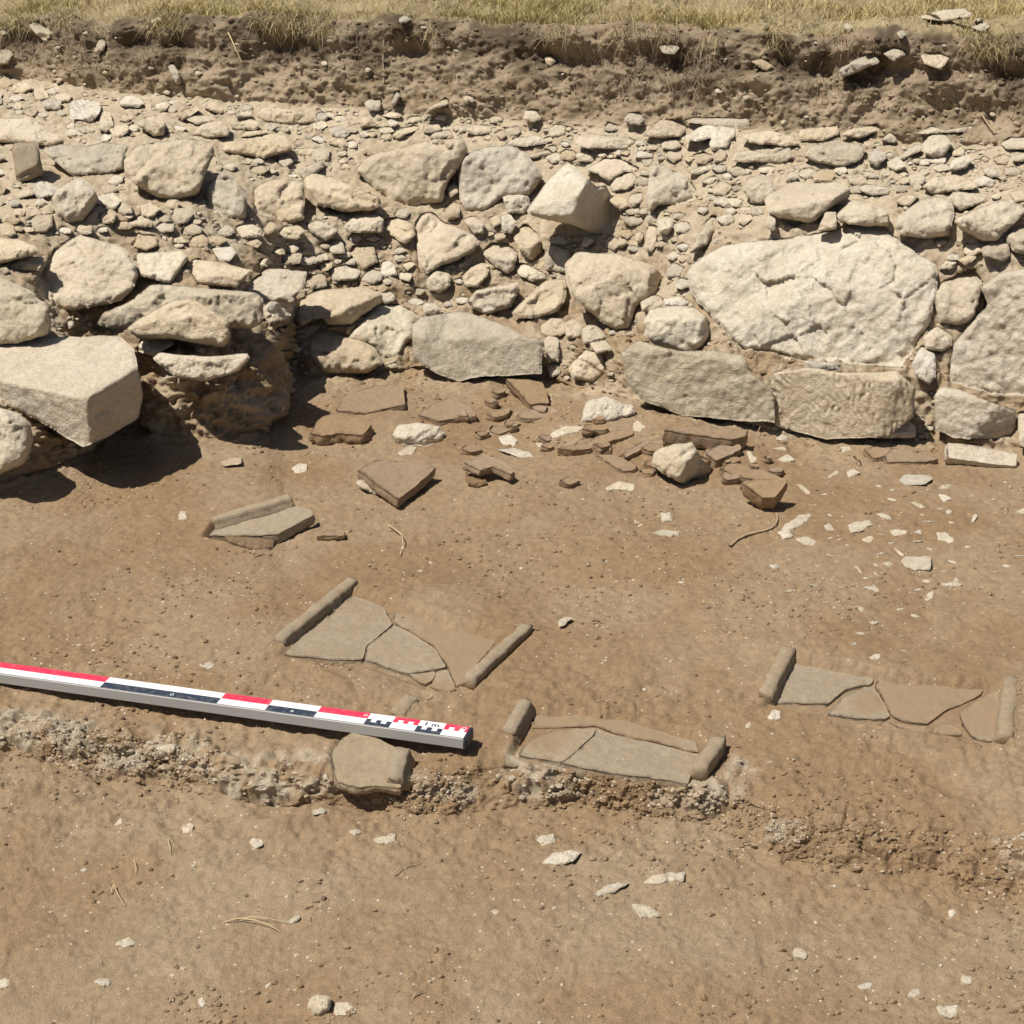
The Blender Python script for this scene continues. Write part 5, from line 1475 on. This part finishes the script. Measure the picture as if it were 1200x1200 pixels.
for tries in range(3000):
    if count >= 95: break
    u, v = rg.normal(1050, 75), rg.normal(630, 55)
    ru = 3 + 6 * rg.uniform(0, 1) ** 2
    if v < 550 or u > 1195 or not free(u, v, ru, OCC): continue
    al = rg.uniform(-.5, .9); e_ = rg.uniform(.25, .6)
    q_ = [(math.cos(x) * ru * rg.uniform(.7, 1.15), math.sin(x) * ru * e_ * rg.uniform(.7, 1.15)) for x in np.arange(6) / 6 * 2 * math.pi]
    q_ = [(u + x * math.cos(al) - y * math.sin(al), v + (x * math.sin(al) + y * math.cos(al)) * .6) for x, y in q_]
    put_stone("lime_fragment", "stone", 'chalk', q_, "small white lime fragment lying flush in the floor of the right-hand scatter", "white lime fragments scattered on the right floor", lift=.004, dirt=.3, soft=1, nf=(-.05, -.15, .98), nt=(0, .1, 1), protr=.005)
    OCC.append((u - ru, u + ru, v - ru * .5, v + ru * .5, np.array([u, v])))
    count += 1
FL = [(395,480,440,490,0),(235,375,570,650,0),(320,625,680,815,0),(590,850,825,925,0),(885,1190,765,880,0),(-10,560,775,900,0)]
count = 0
for tries in range(4000):
    if count >= 150: break
    u = rg.uniform(-10, 1210)
    v = rg.uniform(560, 1200)
    if u > 880 and 500 < v < 740: pass
    ru = (1.8 + 3.6 * rg.uniform(0, 1) ** 2.5) * (0.75 + 0.4 * (v - 560) / 640)
    if not free(u, v, ru + 2, OCC) or not free(u, v, ru + 2, FL): continue
    put_stone("white_pebble", "pebble", 'chalk', rand_poly(rg, u, v, ru, ru * rg.uniform(.5, .75)),
              "tiny white pebble pressed into the bare brown earth floor", "tiny pebbles on the earth floor", lift=.003, dirt=.3, soft=1, nf=(-.06, -.2, .97), nt=(0, .1, 1), protr=.004)
    OCC.append((u - ru, u + ru, v - ru, v + ru, np.array([u, v])))
    count += 1

# the soil sheets take the stone beds
for o_, r0, r1 in SHEETS:
    o_.data.vertices.foreach_set("co", P[r0:r1 + 1].reshape(-1, 3).astype(np.float32).ravel())
    o_.data.update()

# ------------------------------------------------------------------ loose crumbs: uncountable grit
ico = []
phi = (1 + 5 ** .5) / 2
icoV = np.array([(-1,phi,0),(1,phi,0),(-1,-phi,0),(1,-phi,0),(0,-1,phi),(0,1,phi),(0,-1,-phi),(0,1,-phi),(phi,0,-1),(phi,0,1),(-phi,0,-1),(-phi,0,1)], float) / 1.902
icoF = np.array([(0,11,5),(0,5,1),(0,1,7),(0,7,10),(0,10,11),(1,5,9),(5,11,4),(11,10,2),(10,7,6),(7,1,8),(3,9,4),(3,4,2),(3,2,6),(3,6,8),(3,8,9),(4,9,5),(2,4,11),(6,2,10),(8,6,7),(9,8,1)])
def crumbs(name, n, rmin, rmax, weight, colour, label, seed, power=3.0, bump_up=.25):
    r = np.random.default_rng(seed)
    w_ = weight[:-1, :-1].ravel()
    pick = r.choice(len(w_), n, p=w_ / w_.sum())
    i, j = np.unravel_index(pick, (nr - 1, ncol - 1))
    f, g = r.uniform(0, 1, n)[:, None], r.uniform(0, 1, n)[:, None]
    c = P[i, j] * (1 - f) * (1 - g) + P[i + 1, j] * f * (1 - g) + P[i, j + 1] * (1 - f) * g + P[i + 1, j + 1] * f * g
    rad = rmin + (rmax - rmin) * r.uniform(0, 1, n) ** power
    V = icoV[None] * r.uniform(.55, 1.15, (n, 12, 1)) * rad[:, None, None] * np.stack([r.uniform(.8, 1.3, n), r.uniform(.7, 1.2, n), r.uniform(.5, .9, n)], 1)[:, None]
    V = V + c[:, None] + np.array([0, 0, 1.0]) * (rad * bump_up)[:, None, None]
    F = icoF[None] + (np.arange(n) * 12)[:, None, None]
    me = new_mesh(name, V.reshape(-1, 3), F.reshape(-1, 3), colour, False)
    tc_ = np.repeat(tint[i, j] * r.uniform(.85, 1.15, (n, 1)), 12, 0)
    cattr(me, "tint", tc_)
    fattr(me, "dirt", np.full(n * 12, .35))
    tag(obj(name, me), label, None, None, "stuff")
inview = (PX_U > -60) & (PX_U < 1260) & (PX_V > -30) & (PX_V < 1300) & fine[None, :]
area = np.ones_like(S)
clump = np.clip(0.35 + 1.2 * fbm(P * 6, 3, 201), 0.03, 2)
wfl = inview * (S < 3) * clump * (0.5 + 0.25 * ledge + .2 * mortar)
crumbs("soil_crumbs", 13000, .0009, .0070, wfl, M['soil'], "loose brown soil crumbs on the floor", 5, 4.0)
crumbs("wall_crumbs", 2600, .002, .015, inview * wall * clump * (1 + 3 * pier), M['soil'], "loose dusty soil crumbs among the wall stones", 6, 3.2, .1)
crumbs("bank_clods", 2600, .002, .014, inview * bank, M['soil'], "rough earth clods on the bank face", 7, 2.6, 0.0)
crumbs("lime_grit", 5200, .0008, .0040, inview * (S < 3.3) * clump * (.5 + 2 * mortar), M['white'], "pale lime grit scattered in the floor soil", 8, 3.0, .0)
crumbs("rubble_grit", 1100, .003, .014, inview * wall * (S > 4.5), M['cream'], "pale stone grit between the rubble stones", 9, 2.6, .0)
crumbs("mortar_grit", 350, .002, .0085, inview * mortar * (0.3 + ledge), M['dusty'], "grey mortar crumbs in the broken floor edge", 10, 2.5, .0)

# ------------------------------------------------------------------ dry grass, roots, twigs, string
def blade_material(name):
    m = NT(name)
    c = m.attr("tint")
    return m.done(c, None, .8, .2)
M['blade'] = blade_material("dry_grass_blade")
def blades(name, base_, hgt, lean, colour, wid, label, seed):
    r = np.random.default_rng(seed)
    n = len(base_)
    a = r.uniform(0, 2 * math.pi, n)
    sidev = np.stack([np.cos(a), np.sin(a), 0 * a], 1)
    la = r.uniform(0, 2 * math.pi, n)
    ld = np.stack([np.cos(la), np.sin(la), 0 * la], 1) * lean[:, :1] + np.array([0, -1, 0]) * lean[:, 1:2]
    up = np.array([0, 0, 1.0])
    V = []
    for f, w_ in ((0, 1), (.35, .85), (.7, .55), (1.0, .08)):
        ctr = base_ + up * (hgt * f)[:, None] * (1 - lean[:, 2:3] * f) + ld * (hgt * f ** 1.7)[:, None]
        V += [ctr - sidev * (wid * w_)[:, None], ctr + sidev * (wid * w_)[:, None]]
    V = np.stack(V, 1)
    fq = np.array([(0,1,3,2),(2,3,5,4),(4,5,7,6)])
    F = fq[None] + (np.arange(n) * 8)[:, None, None]
    me = new_mesh(name, V.reshape(-1, 3), F.reshape(-1, 4), M['blade'], True)
    cattr(me, "tint", np.repeat(colour, 8, 0))
    return tag(obj(name, me), label, None, None, "stuff")
r = np.random.default_rng(77)
def turf_points(n, wgt, seed):
    rr = np.random.default_rng(seed)
    w_ = wgt.ravel() / wgt.sum()
    pick = rr.choice(len(w_), n, p=w_)
    i, j = np.unravel_index(pick, S.shape)
    jit = rr.normal(0, .006, (n, 3)); jit[:, 2] = 0
    return P[i, j] + jit
cover = np.clip(.35 + 1.5 * fbm(P * np.array([2.2, 4, 1]), 3, 301), .04, 1.6)
right = np.clip(1.25 - np.maximum(0, PX_U - 700) / 900, .35, 1.3)
wt = (S > 8.06) * (P[..., 1] < 11) * cover * right * (PX_U > -700) * (PX_U < 1900) * np.where(S > 9, 2.2, 1.6)
bp = turf_points(60000, wt, 41)
n = len(bp)
mixv = np.clip(.5 + 1.1 * fbm(bp * np.array([3, 3, 1.]), 2, 303) + r.normal(0, .22, n), 0, 1)[:, None]
straw = np.array([.58, .47, .24]); green = np.array([.49, .41, .19]); 
colr = (straw * mixv + green * (1 - mixv)) * r.uniform(.7, 1.2, (n, 1))
blades("dry_grass", bp, r.uniform(.012, .055, n), np.stack([r.uniform(.2, 1.1, n), r.uniform(-.1, .3, n), r.uniform(0, .5, n)], 1), colr, r.uniform(.0007, .0017, n), "dry yellow green grass on the field edge", 42)
# straw hanging over the lip
wl = (S > 7.82) * (S < 8.2) * np.clip(.15 + 1.0 * fbm(P * np.array([7, 5, 1]), 3, 305), 0, 1) * (PX_U > -100) * (PX_U < 1300)
bp = turf_points(3600, wl, 43); n = len(bp)
colr = (np.array([.52, .42, .22]) * r.uniform(.45, 1.15, (n, 1)))
blades("hanging_straw", bp, r.uniform(.02, .09, n), np.stack([r.uniform(.2, 1.3, n), r.uniform(.1, .9, n), r.uniform(.2, 1.9, n)], 1), colr, r.uniform(.0006, .0015, n), "dry straw hanging over the bank edge", 44)
wr = (S > 7.35) * (S < 7.95) * np.clip(.1 + 1.3 * fbm(P * np.array([4, 2, 3]), 3, 307), 0, 2) * (PX_U > -100) * (PX_U < 1300)
bp = turf_points(2600, wr, 45); n = len(bp)
colr = (np.array([.24, .175, .115]) * r.uniform(.4, 1.5, (n, 1)))
blades("fine_roots", bp, r.uniform(.02, .10, n), np.stack([r.uniform(.2, .9, n), r.uniform(.1, .5, n), r.uniform(.8, 2.0, n)], 1), colr, r.uniform(.0005, .0014, n), "fine dark roots in the bank face", 46)

M['twig'] = plain("dry_twig", (.36, .27, .17), .9)
M['straw'] = plain("dry_straw", (.55, .43, .24), .8)
M['string'] = plain("pink_string", (.62, .40, .33), .8)
def tube(name, pts, rad, mat, label, cat, seed=1, wob=.0):
    pts = np.array(pts, float)
    q = [pts[0]]
    for i in range(len(pts) - 1):
        for k in range(1, 7): q.append(pts[i] + (pts[i + 1] - pts[i]) * k / 6)
    q = np.array(q)
    for _ in range(3): q[1:-1] = (q[:-2] + 2 * q[1:-1] + q[2:]) / 4
    if wob: q = q + wob * np.stack([fbm(q * 40, 2, seed), fbm(q * 40, 2, seed + 1), .5 * fbm(q * 40, 2, seed + 2)], 1)
    n = len(q); V = []
    for i in range(n):
        t_ = nrm(q[min(i + 1, n - 1)] - q[max(i - 1, 0)])
        a = nrm(np.cross(t_, (0.3, .2, 1))); b = np.cross(t_, a)
        rr = rad * (1 - .45 * i / n)
        V += [q[i] + rr * (math.cos(x) * a + math.sin(x) * b) for x in np.arange(6) / 6 * 2 * math.pi]
    V = np.array(V)
    F = [[i * 6 + k, i * 6 + (k + 1) % 6, (i + 1) * 6 + (k + 1) % 6, (i + 1) * 6 + k] for i in range(n - 1) for k in range(6)]
    F += [[0, 5, 4, 3], [0, 3, 2, 1]] if False else []
    o0 = V[0].copy()
    me = new_mesh(name, V - o0, F, mat)
    tag(obj(name, me, loc=o0), label, cat)
def gtube(name, px, rad, mat, label, cat, lift=.004, seed=1, wob=.0, arch=0.0):
    k = len(px)
    tube(name, [ground_point(u, v) + np.array([0, 0, lift + arch * math.sin(math.pi * i / (k - 1))]) for i, (u, v) in enumerate(px)], rad, M[mat], label, cat, seed, wob)
gtube("twig", [(455,617),(462,625),(470,632),(473,640),(469,652)], .0016, 'straw', "thin pale bent twig on the bare floor below the triangular tile", "twig", arch=.012)
gtube("root", [(855,641),(862,634),(878,628),(893,624),(905,620),(912,612),(908,604)], .0038, 'twig', "rope-like twisted root below the toppled tile corner", "root", seed=3, wob=.004)
gtube("straw", [(262,1083),(280,1081),(300,1085),(316,1089),(328,1094)], .0011, 'straw', "long pale straw lying in the left foreground", "straw", arch=.008)
gtube("straw", [(275,1081),(295,1079),(318,1082),(338,1083)], .0010, 'straw', "shorter straw crossing the long pale one toward the dark stone", "straw", arch=.006)
gtube("twig", [(461,1028),(468,1022),(478,1016),(492,1012)], .0012, 'twig', "thin brown twig in the foreground below the rod's end", "twig", arch=.006)
gtube("straw", [(197,985),(199,995),(200,1002)], .0009, 'straw', "short upright straw left in the foreground", "straw", arch=.004)
gtube("straw", [(157,1010),(160,1018),(159,1026)], .0010, 'straw', "tiny straw piece at the far left of the foreground", "straw", arch=.004)
gtube("straw", [(130,1049),(134,1040),(136,1048),(147,1064)], .0010, 'straw', "forked straw in the left foreground above the white stone", "straw", arch=.006)
gtube("twig", [(1000,536),(1004,542),(1006,548),(1003,545)], .0022, 'twig', "small curled root at the left end of the reddish tile strip", "twig", arch=.02)
gtube("twig", [(1172,597),(1177,594),(1180,600),(1176,606)], .0014, 'twig', "small hooked twig at the right of the floor", "twig", arch=.01)
gtube("root", [(868,497),(880,489),(890,490),(893,502),(886,512)], .002, 'twig', "thin looping root at the foot of the rough ashlar", "root", arch=.02)
gtube("twig", [(484,1172),(490,1165),(497,1164)], .0011, 'twig', "hair-thin twig near the bottom edge, left of centre", "twig", arch=.004)
gtube("root", [(450,50),(449,75),(450,100)], .004, 'twig', "thin vertical root hanging down the bank left of centre", "root", lift=.01)
gtube("root", [(268,45),(276,62),(284,80)], .003, 'straw', "pale straw stalk hanging down the bank on the left", "root", lift=.02)
gtube("root", [(770,42),(776,60),(772,78)], .003, 'twig', "crooked root hanging in the bank right of centre", "root", lift=.015)
gtube("root", [(1150,140),(1156,150),(1163,160)], .003, 'twig', "short dark root leaning at the bank foot on the right", "root", lift=.015)
s0 = hit_plane(np.array([-500.]), np.array([1.]), np.array([0, 6.35, 0]), nrm((.30, 1, 0)))[0]
s1 = hit_plane(np.array([1700.]), np.array([19.]), np.array([0, 6.35, 0]), nrm((.30, 1, 0)))[0]
YS = 5.75
tube("marking_string", [s0 + (s1 - s0) * f - np.array([0, 0, .004 * math.sin(math.pi * f)]) for f in np.linspace(0, 1, 9)], .0014, M['string'], "thin pinkish string stretched along the grass edge above the bank", "string")
